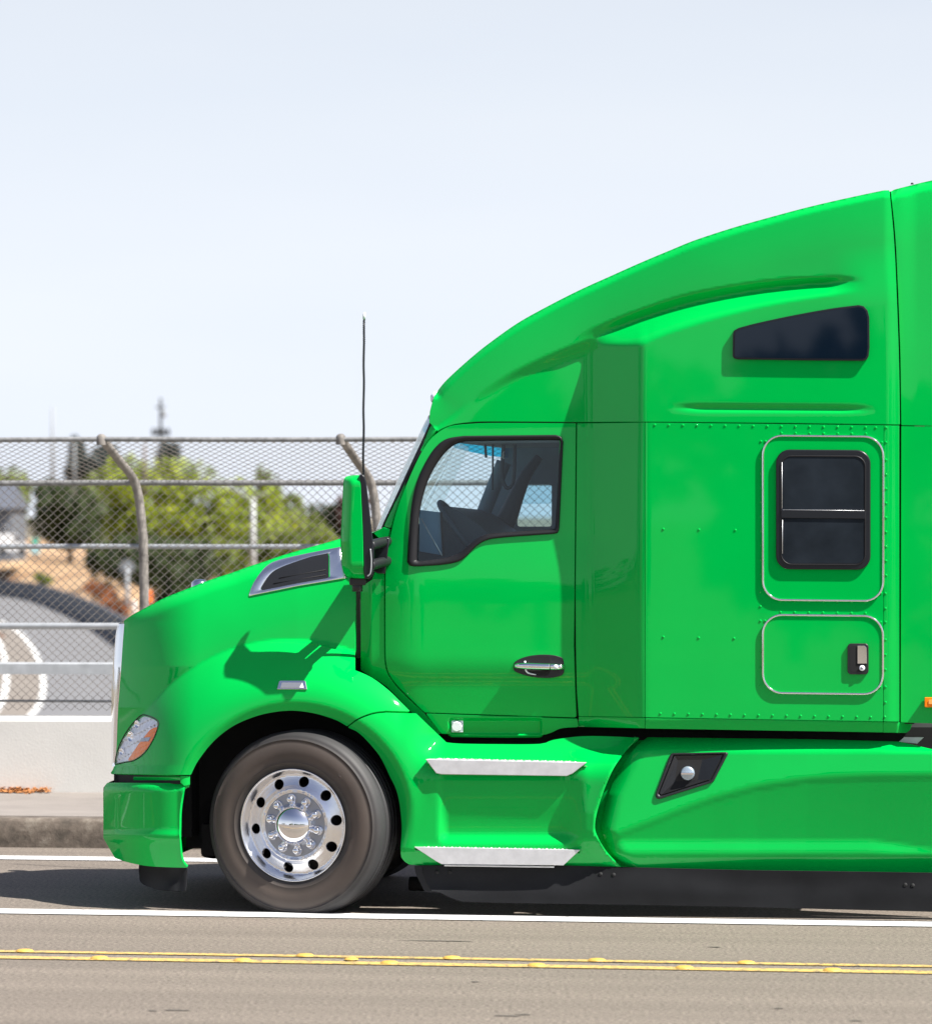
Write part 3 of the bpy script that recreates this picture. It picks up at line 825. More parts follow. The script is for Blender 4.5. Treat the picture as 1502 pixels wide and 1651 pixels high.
a = Acc(); lathe(a, [(0, 12*sc), (3.6*sc, 11*sc), (3.6*sc, 0), (0, 0)], 10, 'z', (4.5*sc, 0, h-30*sc)); a.build('transformer', far_grey, r_)
pole('utility_pole', 85, 656, 800, 460, .22, far_grey, 'plain pale pole at the far left above the dark tree', 'pole')
pole('utility_pole', 120, 714, 800, 430, .16, far_grey, 'short grey pole left of the bent fence post top', 'pole')
pole('utility_pole', 233, 716, 800, 420, .2, wood, 'brown wooden pole just right of the bent post', 'pole')
pole('utility_pole', 249, 718, 790, 425, .15, far_grey, 'thin grey pole between the brown pole and the equipment pole', 'pole')
r_, h, sc = pole('street_lamp', 408, 803, 960, 330, .26, pmat('pale_lamp_paint', (.45, .47, .48), .6), 'pale grey street lamp with a long arm to the left over the lime trees', 'street lamp')
a = Acc(); tube(a, cr([(0, 0, h-.1), (-12*sc, 0, h+3*sc), (-30*sc, 0, h+13*sc), (-48*sc, 0, h+19*sc)], .4), .1, 6); a.build('arm', far_grey, r_)
a = Acc(); tube(a, cr([(0, 0, h-.1), (12*sc, 0, h+5*sc), (22*sc, 0, h+8*sc)], .4), .08, 6); a.build('arm', far_grey, r_)
a = Acc(); box(a, -58*sc, -.2, h+18*sc, -46*sc, .2, h+21*sc, .05); a.build('lamp_head', far_grey, r_)
# road sign seen from behind
r_, h, sc = pole('road_sign', 205, 912, 1000, 300, .2, far_grey, 'grey back of a small road sign on a post beside the slope', 'sign')
a = Acc(); pl = [(cos(pi/4*k+pi/8)*.62, 0, sin(pi/4*k+pi/8)*.62+h-.1) for k in range(8)]
a.add(pl+[(x, .06, z) for x, _, z in pl], [tuple(range(8)), tuple(range(15, 7, -1))]+[(k, (k+1) % 8, (k+1) % 8+8, k+8) for k in range(8)])
a.build('sign_panel', pmat('sign_back', (.16, .18, .20), .6), r_, False)
# orange drum
x = FL_X(239, 285); a = Acc(); zb = zat(975, 285)
r_ = empty('traffic_drum', (x, 285, zb), 0, 'small orange traffic drum beside the fence post, over the hood edge', 'traffic drum')
lathe(a, [(0, 1.0), (.2, 1.0), (.24, .9), (.28, .5), (.3, 0)], 12, 'z'); a.build('body', pmat('orange_plastic', (.75, .14, .01), .5), r_)
a = Acc(); lathe(a, [(.36, .08), (.36, 0), (.3, 0)], 12, 'z'); a.build('base', dk, r_)
# white post
r_, h, sc = pole('marker_post', 217, 968, 1002, 285, .16, pmat('white_paint', (.6, .6, .6), .6), 'short white marker post beside the bent fence post foot', 'post')
# building at far left with windows
r_ = empty('building', (FL_X(-48, 408), 408, zat(905, 408)), 0, 'blue-grey building with pale lower walls at the left edge beyond the trees', 'building')
sc = 408/FPX
a = Acc(); box(a, -90*sc, 0, 0, 66*sc, 14, 85*sc); a.build('wall', pmat('grey_wall', (.13, .145, .17), .8, var=.1), r_, False)
a = Acc()
vs = [(-96*sc, -1, 85*sc), (72*sc, -1, 85*sc), (60*sc, 7, 128*sc), (-84*sc, 7, 128*sc), (-96*sc, 15, 85*sc), (72*sc, 15, 85*sc)]
a.add(vs, [(0, 1, 2, 3), (5, 4, 3, 2), (1, 5, 2), (4, 0, 3), (0, 4, 5, 1)]); a.build('roof', pmat('grey_roof', (.09, .10, .125), .8), r_, False)
for k, (wx, wz) in enumerate(((44, 52), (56, 52), (44, 30), (20, 52), (56, 30))):
    a = Acc(); box(a, (wx-3)*sc, -.12, (wz-5)*sc, (wx+3)*sc, .02, (wz+5)*sc); w_ = a.build('window', M['white'], r_, False)
    a = Acc(); box(a, (wx-2.2)*sc, -.15, (wz-4)*sc, (wx+2.2)*sc, -.125, (wz+4)*sc); a.build('pane', M['privacy'], w_, False)
# white box truck far left
r_ = empty('parked_van', (FL_X(22, 396), 396, zat(892, 396)), radians(8), 'white van parked at the top of the dry slope at the left edge', 'van')
sc = 330/FPX
a = Acc()
prof = [(-34, 4), (26, 4), (28, 9), (26, 17), (16, 22), (6, 36), (-2, 38), (-33, 38), (-35, 34)]
vs = [(x_*sc, 0, z_*sc) for x_, z_ in prof]+[(x_*sc, 2, z_*sc) for x_, z_ in prof]; k = len(prof)
a.add(vs, [tuple(range(k)), tuple(range(2*k-1, k-1, -1))]+[(i, (i+1) % k, (i+1) % k+k, i+k) for i in range(k)])
a.build('body', pmat('van_white', (.7, .7, .7), .4), r_, False)
a = Acc(); vs = [(x_*sc, -.02, z_*sc) for x_, z_ in ((4, 22), (14, 22), (6, 34), (0, 34))]; a.add(vs, [(0, 1, 2, 3)]); a.build('side_window', M['privacy'], r_, False)
for x_ in (-22, 16):
    a = Acc(); lathe(a, [(0, .05), (.3, .05), (.38, 0), (.38, -.25), (0, -.25)], 14, 'y', (x_*sc, 0, 4.5*sc)); a.build('wheel', M['rubber'], r_)
# teal sign on two posts
r_ = empty('small_sign', (FL_X(57, 415), 415, zat(905, 415)), 0, 'small teal and pale blue sign standing among dark trees on the slope top', 'sign')
sc = 415/FPX
a = Acc(); box(a, -1*sc, -.05, 0, 1*sc, .05, 36*sc); a.build('post', dk, r_, False)
a = Acc(); box(a, -5*sc, -.12, 27*sc, 5*sc, -.06, 37*sc, .03); a.build('upper_panel', pmat('teal_sign', (.02, .42, .33), .5), r_, False)
a = Acc(); box(a, -8*sc, -.12, 12*sc, 8*sc, -.06, 22*sc, .03); a.build('lower_panel', pmat('pale_blue_sign', (.35, .6, .65), .5), r_, False)
# ================================================================== THE TRUCK
T = empty('semi_truck', O0, -YAW, 'bright green sleeper-cab semi truck with chrome wheels, side-on on the bridge road', 'truck')
G = M['green']
def distline(pts):
    """returns function distance below a left-to-right polyline (vertical-ish nearest distance)"""
    pts = [tuple(p[:2]) for p in pts]
    def f(x, y):
        best = 1e9
        for (x0, y0), (x1, y1) in zip(pts, pts[1:]):
            if abs(x0-x) > 220 and abs(x1-x) > 220: continue
            dx, dy = x1-x0, y1-y0; t = max(0, min(1, ((x-x0)*dx+(y-y0)*dy)/(dx*dx+dy*dy+1e-9)))
            d = hypot(x-x0-dx*t, y-y0-dy*t)
            if d < best: best = d
        return best
    return f
# ---- silhouettes
ROOF = [(693, 664), (700, 640), (713, 620), (733, 600), (760, 576), (786, 555), (833, 521.5), (880, 495), (933, 468), (986, 444), (1033, 423), (1083, 402), (1120, 387), (1181, 367), (1241, 350), (1301, 334), (1361, 320), (1425, 306.5), (1433, 306.5)]
ROOF_S = cr(ROOF, 9)
HOOD = [(200, 1001), (213, 991.5), (240, 977), (266, 963.6), (306, 947.6), (341, 934), (373, 923.6), (400, 913.8), (424, 906), (453, 896), (490, 885), (520, 876.5), (550, 868), (573, 862)]
HOOD_S = cr(HOOD, 9)
dR = distline([p for p in ROOF_S if p[1] < 636]); dH = distline(HOOD_S)
CREASE = [(705, 690), (723, 676), (766, 640), (816, 606), (866, 581), (916, 560), (966, 540), (1033, 515), (1100, 494), (1160, 480), (1220, 469.5), (1280, 462), (1349, 456), (1440, 450)]
SHELF = [(705, 705), (766, 672), (816, 640), (866, 612), (916, 588), (945, 568), (964, 556), (1028, 552), (1060, 540), (1100, 526), (1180, 503), (1260, 486), (1361, 472), (1440, 464)]
CREASE = cr(CREASE, 8); SHELF = cr(SHELF, 8)
def w_cab(x, y):
    w = -.17
    if y > 1050: w -= .00052*(y-1050)*smooth(1050, 1110, y)
    if y < 980: w -= .00016*(980-max(y, 690))*smooth(980, 860, y)
    w -= .00055*max(0, 690-x)*smooth(690, 600, x)         # cab narrows at the A pillar
    return w
def corner(x):
    t = (x-950)/84
    # straight slanted face with short rounded ends
    k = .10
    if t <= -k: return 0
    if t >= 1+k: return 1
    if t < k: return (t+k)**2/(4*k)
    if t > 1-k: return 1-(1+k-t)**2/(4*k)
    return t
def w_side(x, y):
    c = corner(x); w = lerp(w_cab(x, y), 0, c)
    if x > 1423: w -= .012*smooth(1428, 1452, x)
    return w
ROOFW = cr([(690, -.236), (800, -.206), (900, -.186), (960, -.168), (1050, -.128), (1150, -.088), (1300, -.045), (1400, -.024), (1460, -.02)], 15)
def w_roofup(x, y):
    w = interp(ROOFW, x)
    if x > 1423: w -= .012*smooth(1423, 1446, x)
    return w
def w_roof(x, y):
    c = interp(CREASE, x); s_ = interp(SHELF, x)
    fade = 1-smooth(1325, 1400, x)
    up = w_roofup(x, y)
    th = interp([(700, 3), (800, 9), (950, 18), (1100, 20), (1280, 16), (1400, 10)], x)
    ledge = up-.030*fade*smooth(830, 1040, x)-.008*smooth(730, 800, x)
    low = w_side(x, y)
    # rising from ledge at crease down to the shelf bottom
    if y < c:
        w = lerp(up, ledge, smooth(c-th, c, y))
    else:
        t = (y-c)/max(4, s_-c); t = t if t < .8 else (1 if t > 1.2 else 1-(1.2-t)**2/.8)
        w = lerp(ledge, low, t if x > 940 else smooth(0, 1, t))
        if x <= 964: w = lerp(ledge, low, lerp(smooth(0, 1, t), t, smooth(900, 964, x)))
    q_ = smooth(915, 1000, x)
    if q_ < 1:
        w = lerp(lerp(up, low, smooth(c-4, c+interp([(700, 6), (800, 16), (1000, 24)], x), y)), w, q_)
    if fade < 1: w = lerp(lerp(up, low, smooth(c-60, c+40, y)), w, fade)
    # lower groove
    if 1070 < x < 1420:
        w -= .016*math.exp(-((y-(658.5+(x-1240)*.008))/4.5)**2)*smooth(1075, 1140, x)*(1-smooth(1350, 1415, x))
    d = dR(x, y); R = 80
    if d < R: w -= .022*(1-d/R)**2
    if d < 12: w -= .06*(1-d/12)**2
    return w

def crown_strip(acc, line, wf, rise=.03, n=14, w_end=None):
    line = [(x, y+1.3) for x, y in line]
    """surface crossing the truck from the near silhouette to its mirror image"""
    rows = []
    for x, y in line:
        w0 = wf(x, y); p0 = P(x, y, w0); p1 = Vector((p0.x, B_W-p0.y, p0.z)); row = []
        half = (p1.y-p0.y)/2
        # outward in-plane normal (up / forward)
        row_n = None
        for k in range(n+1):
            t = k/n; tt = .5-.5*cos(pi*t)
            q = p0.lerp(p1, tt); s_ = 4*tt*(1-tt); row.append((q, s_**.6))
        rows.append(row)
    m = len(rows)
    vs = []
    for i in range(m):
        a = rows[max(0, i-1)][0][0]; b = rows[min(m-1, i+1)][0][0]
        t = Vector((b.x-a.x, 0, b.z-a.z)).normalized(); nn = Vector((-t.z, 0, t.x))
        if nn.z < 0 and abs(nn.z) > .05: nn = -nn
        if abs(nn.z) <= .05 and nn.x > 0: nn = -nn
        for q, s_ in rows[i]: vs.append(q+nn*rise*s_)
    fs = []
    for i in range(m-1):
        for k in range(n):
            fs.append((i*(n+1)+k, (i+1)*(n+1)+k, (i+1)*(n+1)+k+1, i*(n+1)+k+1))
    acc.add(vs, fs); return acc

# ---- roof fairing
rb = cr([(692.5, 681), (693, 664)], 6)[:-1]+ROOF_S+cr([(1433, 308), (1441, 400), (1447.5, 560), (1449.5, 684)], 10)+cr([(1449, 684), (1250, 681.3), (1040, 679.5), (929, 679.8), (800, 679), (760, 680), (730, 684), (712, 690.5), (705, 694)], 10)
a = Acc(); panel(a, rb, w_roof, 4, mirror=True, norim=lambda x, y: dR(x, y) < 2); crown_strip(a, ROOF_S, w_roof, .012)
roof = a.build('roof_fairing', G, T)
# roof window
rw = [(1180.6, 574), (1181, 540), (1182.5, 533), (1190, 528.7)]+cr([(1190.6, 528.5), (1220.6, 520.5), (1280.8, 507.7), (1341, 497), (1384, 491.6)], 12)+[(1392, 493.5), (1398, 500), (1401, 511), (1401.5, 560), (1400, 574), (1397, 579.5), (1391, 581.8), (1290, 581), (1188.6, 579.5), (1183, 577.8)]
a = Acc(); plate(a, rw, .024, .03, .004); rwo = a.build('roof_window', M['trimblack'], roof, False)
a = Acc(); plate(a, offs(rw, 3.2), .0262, .004, .001); a.build('pane', M['privacy'], rwo, False)
# roof marker lamp near the windshield top
a = Acc(); lathe(a, [(0, .03), (.02, .027), (.035, .012), (.04, 0)], 16, 'z')
ml = a.build('roof_marker_lamp', M['lampsilver'], roof)
ml.location = P(703, 640, -.5); ml.rotation_euler = (0, radians(-50), 0)
for dy in (.35, .7, 1.05, 1.4):
    c = dup(ml, roof, ml.location+Vector((0, dy, 0)))

# ---- near side panels
GAPW = lambda x, y: w_side(x, y)
door_out = cr([(705.5, 698.5), (716, 691.5), (731, 686.5), (760, 683.5), (800, 682.3), (927, 682.8)], 10)+dens([(927.3, 684), (925, 960), (924, 1040), (926, 1110), (928, 1155.5)], 12, False)+dens([(926, 1156.5), (684.8, 1148.6)], 12, False)+cr([(684, 1148.6), (664, 1129), (641, 1106), (628.5, 1089), (623.3, 1073), (621.5, 1047), (621.5, 940), (623, 900), (629.5, 864), (638, 829), (652.5, 788), (673, 742), (690, 713), (704.5, 699)], 8)
win_out = cr([(656, 906), (658, 870), (663, 815), (672, 776), (688, 741), (703.5, 719), (721, 707), (746.5, 702.7)], 7)+dens([(750, 702.5), (895, 701)], 12, False)+cr([(896, 701.2), (904, 704), (908, 712)], 4)+dens([(907.7, 715), (901.5, 850)], 12, False)+cr([(901, 853), (899, 859), (892, 861)], 4)+cr([(888, 861.3), (853, 863.7), (810, 867), (785, 871), (768, 880.7), (750.8, 897.8), (738, 906), (714.6, 910.6), (690, 912.6), (667.7, 913.5), (659.5, 911.5)], 7)
win_in = cr([(672, 903), (675, 842), (680.5, 806), (693, 768), (712.4, 736), (731.6, 717.8), (750.8, 711.2)], 7)+dens([(756, 711), (898, 709.3)], 12, False)+cr([(901, 710), (902.5, 713)], 3)+dens([(902, 716), (894.5, 849)], 12, False)+cr([(893.5, 852.5), (889, 853.5)], 3)+cr([(885, 853.6), (832, 857), (789, 860.5), (772, 866), (755, 878.6), (740, 891.4), (721, 898.5), (700, 902), (675, 905)], 7)
def dedup(p, e=.8):
    o = []
    for q in p:
        if not o or hypot(q[0]-o[-1][0], q[1]-o[-1][1]) > e: o.append(q)
    if hypot(o[0][0]-o[-1][0], o[0][1]-o[-1][1]) <= e: o.pop()
    return o
door_out = dedup(door_out); win_out = dedup(win_out); win_in = dedup(win_in)
a = Acc(); panel(a, door_out, w_cab, 8, holes=[offs(win_out, 5)], th=.035)
door = a.build('door', G, T)
# window seal: raised ring between win_out and win_in
def ring(acc, outer, inner, wf, h=.012, th=.03):
    n = 220
    def res(p):
        L = [0]
        for i in range(len(p)): L.append(L[-1]+hypot(p[i][0]-p[(i+1) % len(p)][0], p[i][1]-p[(i+1) % len(p)][1]))
        return L
    # match by nearest from outer to inner
    O = outer; vs = []; 
    def near(q):
        b = None; bd = 1e9
        for i in range(len(inner)):
            a_, c = inner[i], inner[(i+1) % len(inner)]
            dx, dy = c[0]-a_[0], c[1]-a_[1]; t = max(0, min(1, ((q[0]-a_[0])*dx+(q[1]-a_[1])*dy)/(dx*dx+dy*dy+1e-9)))
            e = (a_[0]+dx*t, a_[1]+dy*t); d = hypot(q[0]-e[0], q[1]-e[1])
            if d < bd: bd = d; b = e
        return b
    m = len(O); prof = ((0, -th), (0, h*.3), (.12, h*.85), (.3, h), (.6, h*.75), (.85, h*.1), (1, -.008), (1, -th))
    for q in O:
        e = near(q)
        for t, hh in prof:
            x = lerp(q[0], e[0], t); y = lerp(q[1], e[1], t); vs.append(P(x, y, wf(x, y)+hh))
    k = len(prof); fs = []
    for i in range(m):
        j = (i+1) % m
        for r in range(k-1): fs.append((i*k+r, j*k+r, j*k+r+1, i*k+r+1))
    nx = 0
    for f in fs[2::k-1]: nx += (vs[f[1]]-vs[f[0]]).cross(vs[f[2]]-vs[f[0]]).y
    if nx > 0: fs = [tuple(reversed(f)) for f in fs]
    acc.add(vs, fs); return acc
a = Acc(); ring(a, win_out, win_in, w_cab, .014, .05); a.build('window_seal', M['rubber'], door)
a = Acc(); panel(a, offs(win_in, -2), lambda x, y: w_cab(x, y)-.022, 40, rim=False); dwin = a.build('window', M['glass'], door)

# door handle
cup = cr([(827.5, 1076), (829, 1068), (838, 1062), (852, 1057.5), (870, 1055.3), (888, 1055.6), (900, 1058), (907.5, 1062), (908.8, 1075), (908.5, 1085), (903, 1090), (888, 1093.2), (870, 1093), (850, 1090), (836, 1085.5), (829, 1082)], 4, True)
cw = lambda x, y: w_cab(x, y)
a = Acc(); plate(a, cup, 0, .02, .004, wf=lambda x, y: w_cab(868, 1075)+.006); hc = a.build('handle_cup', M['black'], door)
a = Acc(); w0 = w_cab(868, 1075)
pk = cr([(846, 1070), (848, 1061), (856, 1058.6), (880, 1058.3), (886, 1061), (887, 1070), (887, 1080), (882, 1089), (862, 1089), (848, 1084)], 4, True)
plate(a, pk, w0+.0075, .003, .0005); a.build('handle_recess', M['dark'], door, False)
a = Acc()
pts = [P(831.5, 1074, w0+.014), P(836, 1073.8, w0+.024), P(850, 1073.9, w0+.032), P(870, 1074.6, w0+.033), P(886.5, 1075, w0+.030)]
tube(a, cr(pts, .01), .016, 14, rf=lambda t: .0135+.005*smooth(0, .35, t)); a.build('handle_bar', M['chrome'], door)
a = Acc(); tube(a, cr([P(887.5, 1075, w0+.030), P(897, 1075.3, w0+.028), P(904, 1075.5, w0+.020), P(905, 1075.5, w0+.01)], .006), .017, 14, rf=lambda t: .0185-.003*t); a.build('lock_housing', M['chrome'], door)
a = Acc(); lathe(a, [(0, .003), (.010, .003), (.0135, 0), (.0135, -.01)], 18, 'y', P(895.5, 1075.5, w0+.046)); a.build('lock', M['lampsilver'], door)
a = Acc(); tube(a, cr([P(846, 1066, w0+.012), P(846.5, 1078, w0+.018), P(851, 1085, w0+.018), P(864, 1088, w0+.012)], .01), .006, 8, rf=lambda t: .006*(1-.5*t)); a.build('handle_link', M['lampsilver'], door)

# sill under the door
sill = dedup(dens([(688, 1151.5), (929, 1160)], 10, False)+dens([(930, 1162), (931.2, 1172)], 6, False)+cr([(931, 1172.3), (904, 1174.3), (890, 1180.5), (877, 1184.5), (860, 1185)], 6)+dens([(850, 1185), (712, 1183)], 12, False)+dens([(709.5, 1181), (688, 1152.5)], 8, False))
def w_sill(x, y):
    w = w_cab(x, y)+.002
    bx = smooth(722, 729, x)*(1-smooth(869, 875, x)); by = smooth(1157, 1163, y)*(1-smooth(1181, 1186, y))
    return w-.022*bx*by
a = Acc(); panel(a, sill, w_sill, 4); sillo = a.build('door_sill', G, T)
w0 = w_sill(740, 1172)
a = Acc(); plate(a, rrect(727.5, 1160.5, 746.5, 1181, 1.5, 3), w0+.01, .012, .002); s_ = a.build('heater_socket', M['lampsilver'], sillo, False)
a = Acc(); lathe(a, [(0, .02), (.026, .02), (.030, .014), (.031, 0)], 8, 'y', P(736.5, 1171.5, w0+.01)); a.build('socket_cap', M['white'], s_, False)

# A pillar
pil = dedup(cr([(617, 848), (638, 803), (661, 753), (684, 705), (693.5, 683)], 8)+[(701.5, 692)]+cr([(702, 694.5), (687, 711), (670, 740.5), (649.5, 787), (635, 828), (628, 850.5)], 8))
a = Acc()
def w_pil(x, y):
    return w_cab(x, y)-.05*max(0, 1-(x-interp([(683, 705), (753, 661), (803, 638), (848, 617)][::-1] if False else [(683, 693), (705, 684), (753, 661), (803, 638), (848, 617)], y))/14)**2
panel(a, pil, w_pil, 6); a.build('a_pillar', G, T)
# windshield: edge curve to outer silhouette, wraps across
WO = cr([(600, 856), (612.7, 823), (630, 782.5), (659, 721), (678, 680), (688, 664)], 8)
WI = cr([(615.5, 852), (620, 841), (637, 805), (660, 755), (682.5, 707), (694, 680)], 8)
def wshield():
    a = Acc(); vs = []; n = 22
    m = 30
    def at(L, t):
        f = t*(len(L)-1); i = min(len(L)-2, int(f)); q = f-i
        return (lerp(L[i][0], L[i+1][0], q), lerp(L[i][1], L[i+1][1], q))
    for i in range(m+1):
        o = at(WO, i/m); e = at(WI, i/m); wo_ = w_cab(e[0], e[1])-.05
        pe = P(e[0], e[1], wo_)
        po = P(o[0], o[1], -.62)
        bulge = pe.x-po.x
        for k in range(n+1):
            t = k/n
            y = lerp(pe.y, B_W-pe.y, t); s_ = (4*t*(1-t))**.55
            hgt = lerp(pe.z, po.z, s_)
            vs.append((pe.x-bulge*s_*1.0, y, hgt))
    fs = [(i*(n+1)+k, i*(n+1)+k+1, (i+1)*(n+1)+k+1, (i+1)*(n+1)+k) for i in range(m) for k in range(n)]
    a.add(vs, fs); return a, vs, n, m
a, wvs, wn_, wm_ = wshield(); wso = a.build('windshield', M['wglass'], T)
a = Acc(); fs = []; vs = []
for i in range(wm_-4, wm_+1):
    for k in range(wn_+1): p = Vector(wvs[i*(wn_+1)+k]); vs.append(p+Vector((.006, 0, 0)))
fs = [(i*(wn_+1)+k, i*(wn_+1)+k+1, (i+1)*(wn_+1)+k+1, (i+1)*(wn_+1)+k) for i in range(4) for k in range(wn_)]
a.add(vs, fs); a.build('tint_band', M['tint'], wso)
a = Acc(); tube(a, [P(x+1.5, y, w_cab(x, y)-.045) for x, y in WI], .009, 8); a.build('windshield_seal', M['rubber'], wso)
# cowl panel between hood and door
cowl = dedup(dens([(581.5, 946), (600, 935), (612, 900), (616, 872), (603, 860), (617, 851)], 8, False)+dens([(627.5, 853)], 8, False)+cr([(627, 864), (621, 900), (618.5, 940), (618.5, 1048), (620, 1074), (625.5, 1090.5), (638, 1108), (662, 1132), (684, 1152), (707, 1180)], 8)+[(708, 1184), (700, 1184), (664, 1149)]+cr([(661, 1146), (624, 1108), (596, 1090), (581.5, 1080)], 8))
def w_cowl(x, y):
    w = w_cab(x, y)-.004
    d = smooth(1075, 1100, y)
    return w-.03*smooth(600, 578, x)
a = Acc(); panel(a, cowl, w_cowl, 6); a.build('cowl_panel', G, T)
# cowl top between hood and windshield
a = Acc(); crown_strip(a, dens([(573, 864), (600, 858), (618, 850)], 8, False), lambda x, y: -.24, .02); a.build('cowl_top', G, T)

# ---- sleeper: corner panel, side panel, rear strip, lower rockers, rivets
a = Acc(); panel(a, dens([(930.5, 683), (1038.5, 681.5), (1038.5, 1156), (933, 1154.5), (930, 1110), (928.5, 1040), (928, 960)], 10), w_side, 6, th=.03); a.build('corner_panel', G, T)
a = Acc(); panel(a, dens([(1040, 681.5), (1424, 686), (1423, 1163), (1040, 1156.5)], 14), w_side, 14, th=.03, bev=.002); slp = a.build('side_panel', G, T)
a = Acc(); panel(a, dens([(1425, 686), (1449, 686.5), (1449, 1163.5), (1424.2, 1163)], 6), w_side, 5, th=.03, bev=.002); a.build('rear_corner_strip', G, T)
def w_rock(x, y):
    return w_side(x, y)-.0012*max(0, y-1160)-.01*smooth(1165, 1182, y)
a = Acc(); panel(a, dedup(dens([(933, 1156.5), (1038.5, 1158), (1038.5, 1174.5), (1020, 1174), (933, 1172)], 8)), w_rock, 5); a.build('rocker_panel', G, T)
a = Acc(); panel(a, dens([(1040.5, 1158.5), (1422.5, 1165), (1422.5, 1181), (1040.5, 1174.8)], 8), w_rock, 6); a.build('rocker_panel', G, T)
a = Acc(); panel(a, dedup(dens([(1424, 1165), (1449, 1165.5), (1470, 1167)], 6, False)+cr([(1470, 1168.5), (1467, 1176), (1462, 1181)], 4)+dens([(1460, 1181.5), (1424, 1181.2)], 8, False)), lambda x, y: w_rock(x, y)-.16*smooth(1444, 1472, x), 4); a.build('rocker_corner', G, T)
rv = Acc(); lathe(rv, [(0, .0040), (.004, .0036), (.0066, .002), (.0076, -.001)], 10, 'y')
riv = rv.build('rivet', G, slp)
RV = [(1055.3+22.66*k, 685+.255*k) for k in range(16)]+[(1411.5, 689.3), (1428, 689.2)]
RV = [(x, y+.0) for x, y in RV]
RV += [(1259.4+22.72*k, 697.9+.2*k) for k in range(7)]+[(1226.4, 711.4), (1233.7, 711.4)]
RV += [(1226.2, 739.6+23.3*k) for k in range(9)]+[(1225.4, 954.6), (1225.4, 977.7), (1225.4, 1001), (1233, 1001)]
RV += [(1421.3, 713), (1428, 713)]+[(1428, 741.5+23.25*k) for k in range(9)]+[(1427, 956.9), (1419.5, 956.5), (1427, 981)]
RV += [(1069, 853), (1126.5, 854), (1185, 854.6), (1069, 1027), (1126, 1028.4), (1183, 1029.3)]
RV += [(1258+22.8*k, 969.5+.3*k) for k in range(7)]+[(1258+22.8*k, 987+.25*k) for k in range(7)]
RV += [(1225.4, 1028.7), (1225.4, 1052.4), (1225.4, 1077), (1225.4, 1105)]
RV += [(1427, 1003), (1427, 1031.6), (1427, 1055.7), (1427, 1079.7), (1427, 1107.6), (1427, 1132.6), (1426, 1156), (1419.6, 1003), (1418.6, 1107.6)]
RV += [(1258+22.8*k, 1120+.3*k) for k in range(7)]+[(1064.3+22.6*k, 1150.6+.385*k) for k in range(16)]
for i, (x, y) in enumerate(RV):
    o = riv if i == 0 else dup(riv, slp)
    o.location = P(x, y, w_side(x, y))
a = Acc()
# sleeper window
def ringtube(name, rr, w, r, parent, mat, k=8):
    a = Acc(); tube(a, [P(x, y, w) for x, y in rr], r, k, closed=True); return a.build(name, mat, parent)
for nm, (x0, y0, x1, y1), sk in (('window_surround', (1229.5, 702, 1423.5, 967), .01), ('luggage_door', (1229.5, 991, 1423, 1117), .012)):
    rr = rrect(x0, y0, x1, y1, 31, 9, sk)
    a = Acc(); plate(a, offs(rr, 1), .008, .012, .003); o = a.build(nm, G, slp, True)
    for p_ in o.data.polygons: p_.use_smooth = False
    t = ringtube('chrome_trim', rr, .009, .0062, o, M['chrome'])
    if nm == 'window_surround': wsur = o
    else: lug = o
so_ = rrect(1250.5, 724.5, 1403, 918, 22, 8, .006)
a = Acc(); plate(a, so_, .026, .02, .007); swin = a.build('sleeper_window', M['trimblack'], slp)
si_ = rrect(1259, 735, 1394.5, 910, 17, 8, .006)
ringtube('inner_bead', si_, .027, .004, swin, M['rubber'])
a = Acc(); plate(a, offs(rrect(1259, 735, 1394.5, 910, 15, 8), 1.5), .0275, .003, .0005); a.build('pane', M['smoke'], swin, False)
a = Acc(); plate(a, [(1259, 822.5), (1394.5, 824), (1394.5, 836.5), (1259, 835)], .0335, .008, .002); a.build('window_bar', M['trimblack'], swin, False)
for yy in (821.8,):
    a = Acc(); tube(a, [P(1261, yy, .031), P(1393, yy+1.6, .031)], .0016, 6); a.build('glint_bead', M['brushed'], swin)
a = Acc(); tube(a, [P(1261, 838, .031), P(1261, 893, .031)], .0016, 6); a.build('glint_bead', M['brushed'], swin)
a = Acc(); tube(a, [P(1260.3, 745, .031), P(1260.3, 820, .031)], .0016, 6); a.build('glint_bead', M['brushed'], swin)
# curtain fold seen behind the pane
a = Acc()
# luggage latch
a = Acc(); plate(a, rrect(1365.8, 1037.5, 1399.8, 1087.5, 6, 5), .022, .016, .004); lat = a.build('latch_frame', M['black'], lug)
a = Acc(); plate(a, rrect(1369.5, 1041.5, 1396, 1083.5, 4, 4), .0232, .002, .0005); a.build('latch_recess', M['dark'], lat, False)
a = Acc(); plate(a, [(1382, 1041), (1393, 1041), (1396.5, 1044.5), (1397, 1070), (1382, 1070)], .0275, .004, .0012); a.build('latch_paddle', M['chrome'], lat, False)
a = Acc(); lathe(a, [(0, .004), (.0125, .004), (.0155, .001), (.0155, -.01)], 18, 'y', P(1389.3, 1077.3, .026)); a.build('latch_lock', M['lampsilver'], lat)
a = Acc(); lathe(a, [(0, .0015), (.006, .0015), (.006, -.003)], 12, 'y', P(1389.3, 1077.3, .031)); a.build('keyhole', M['hubgrey'], lat)

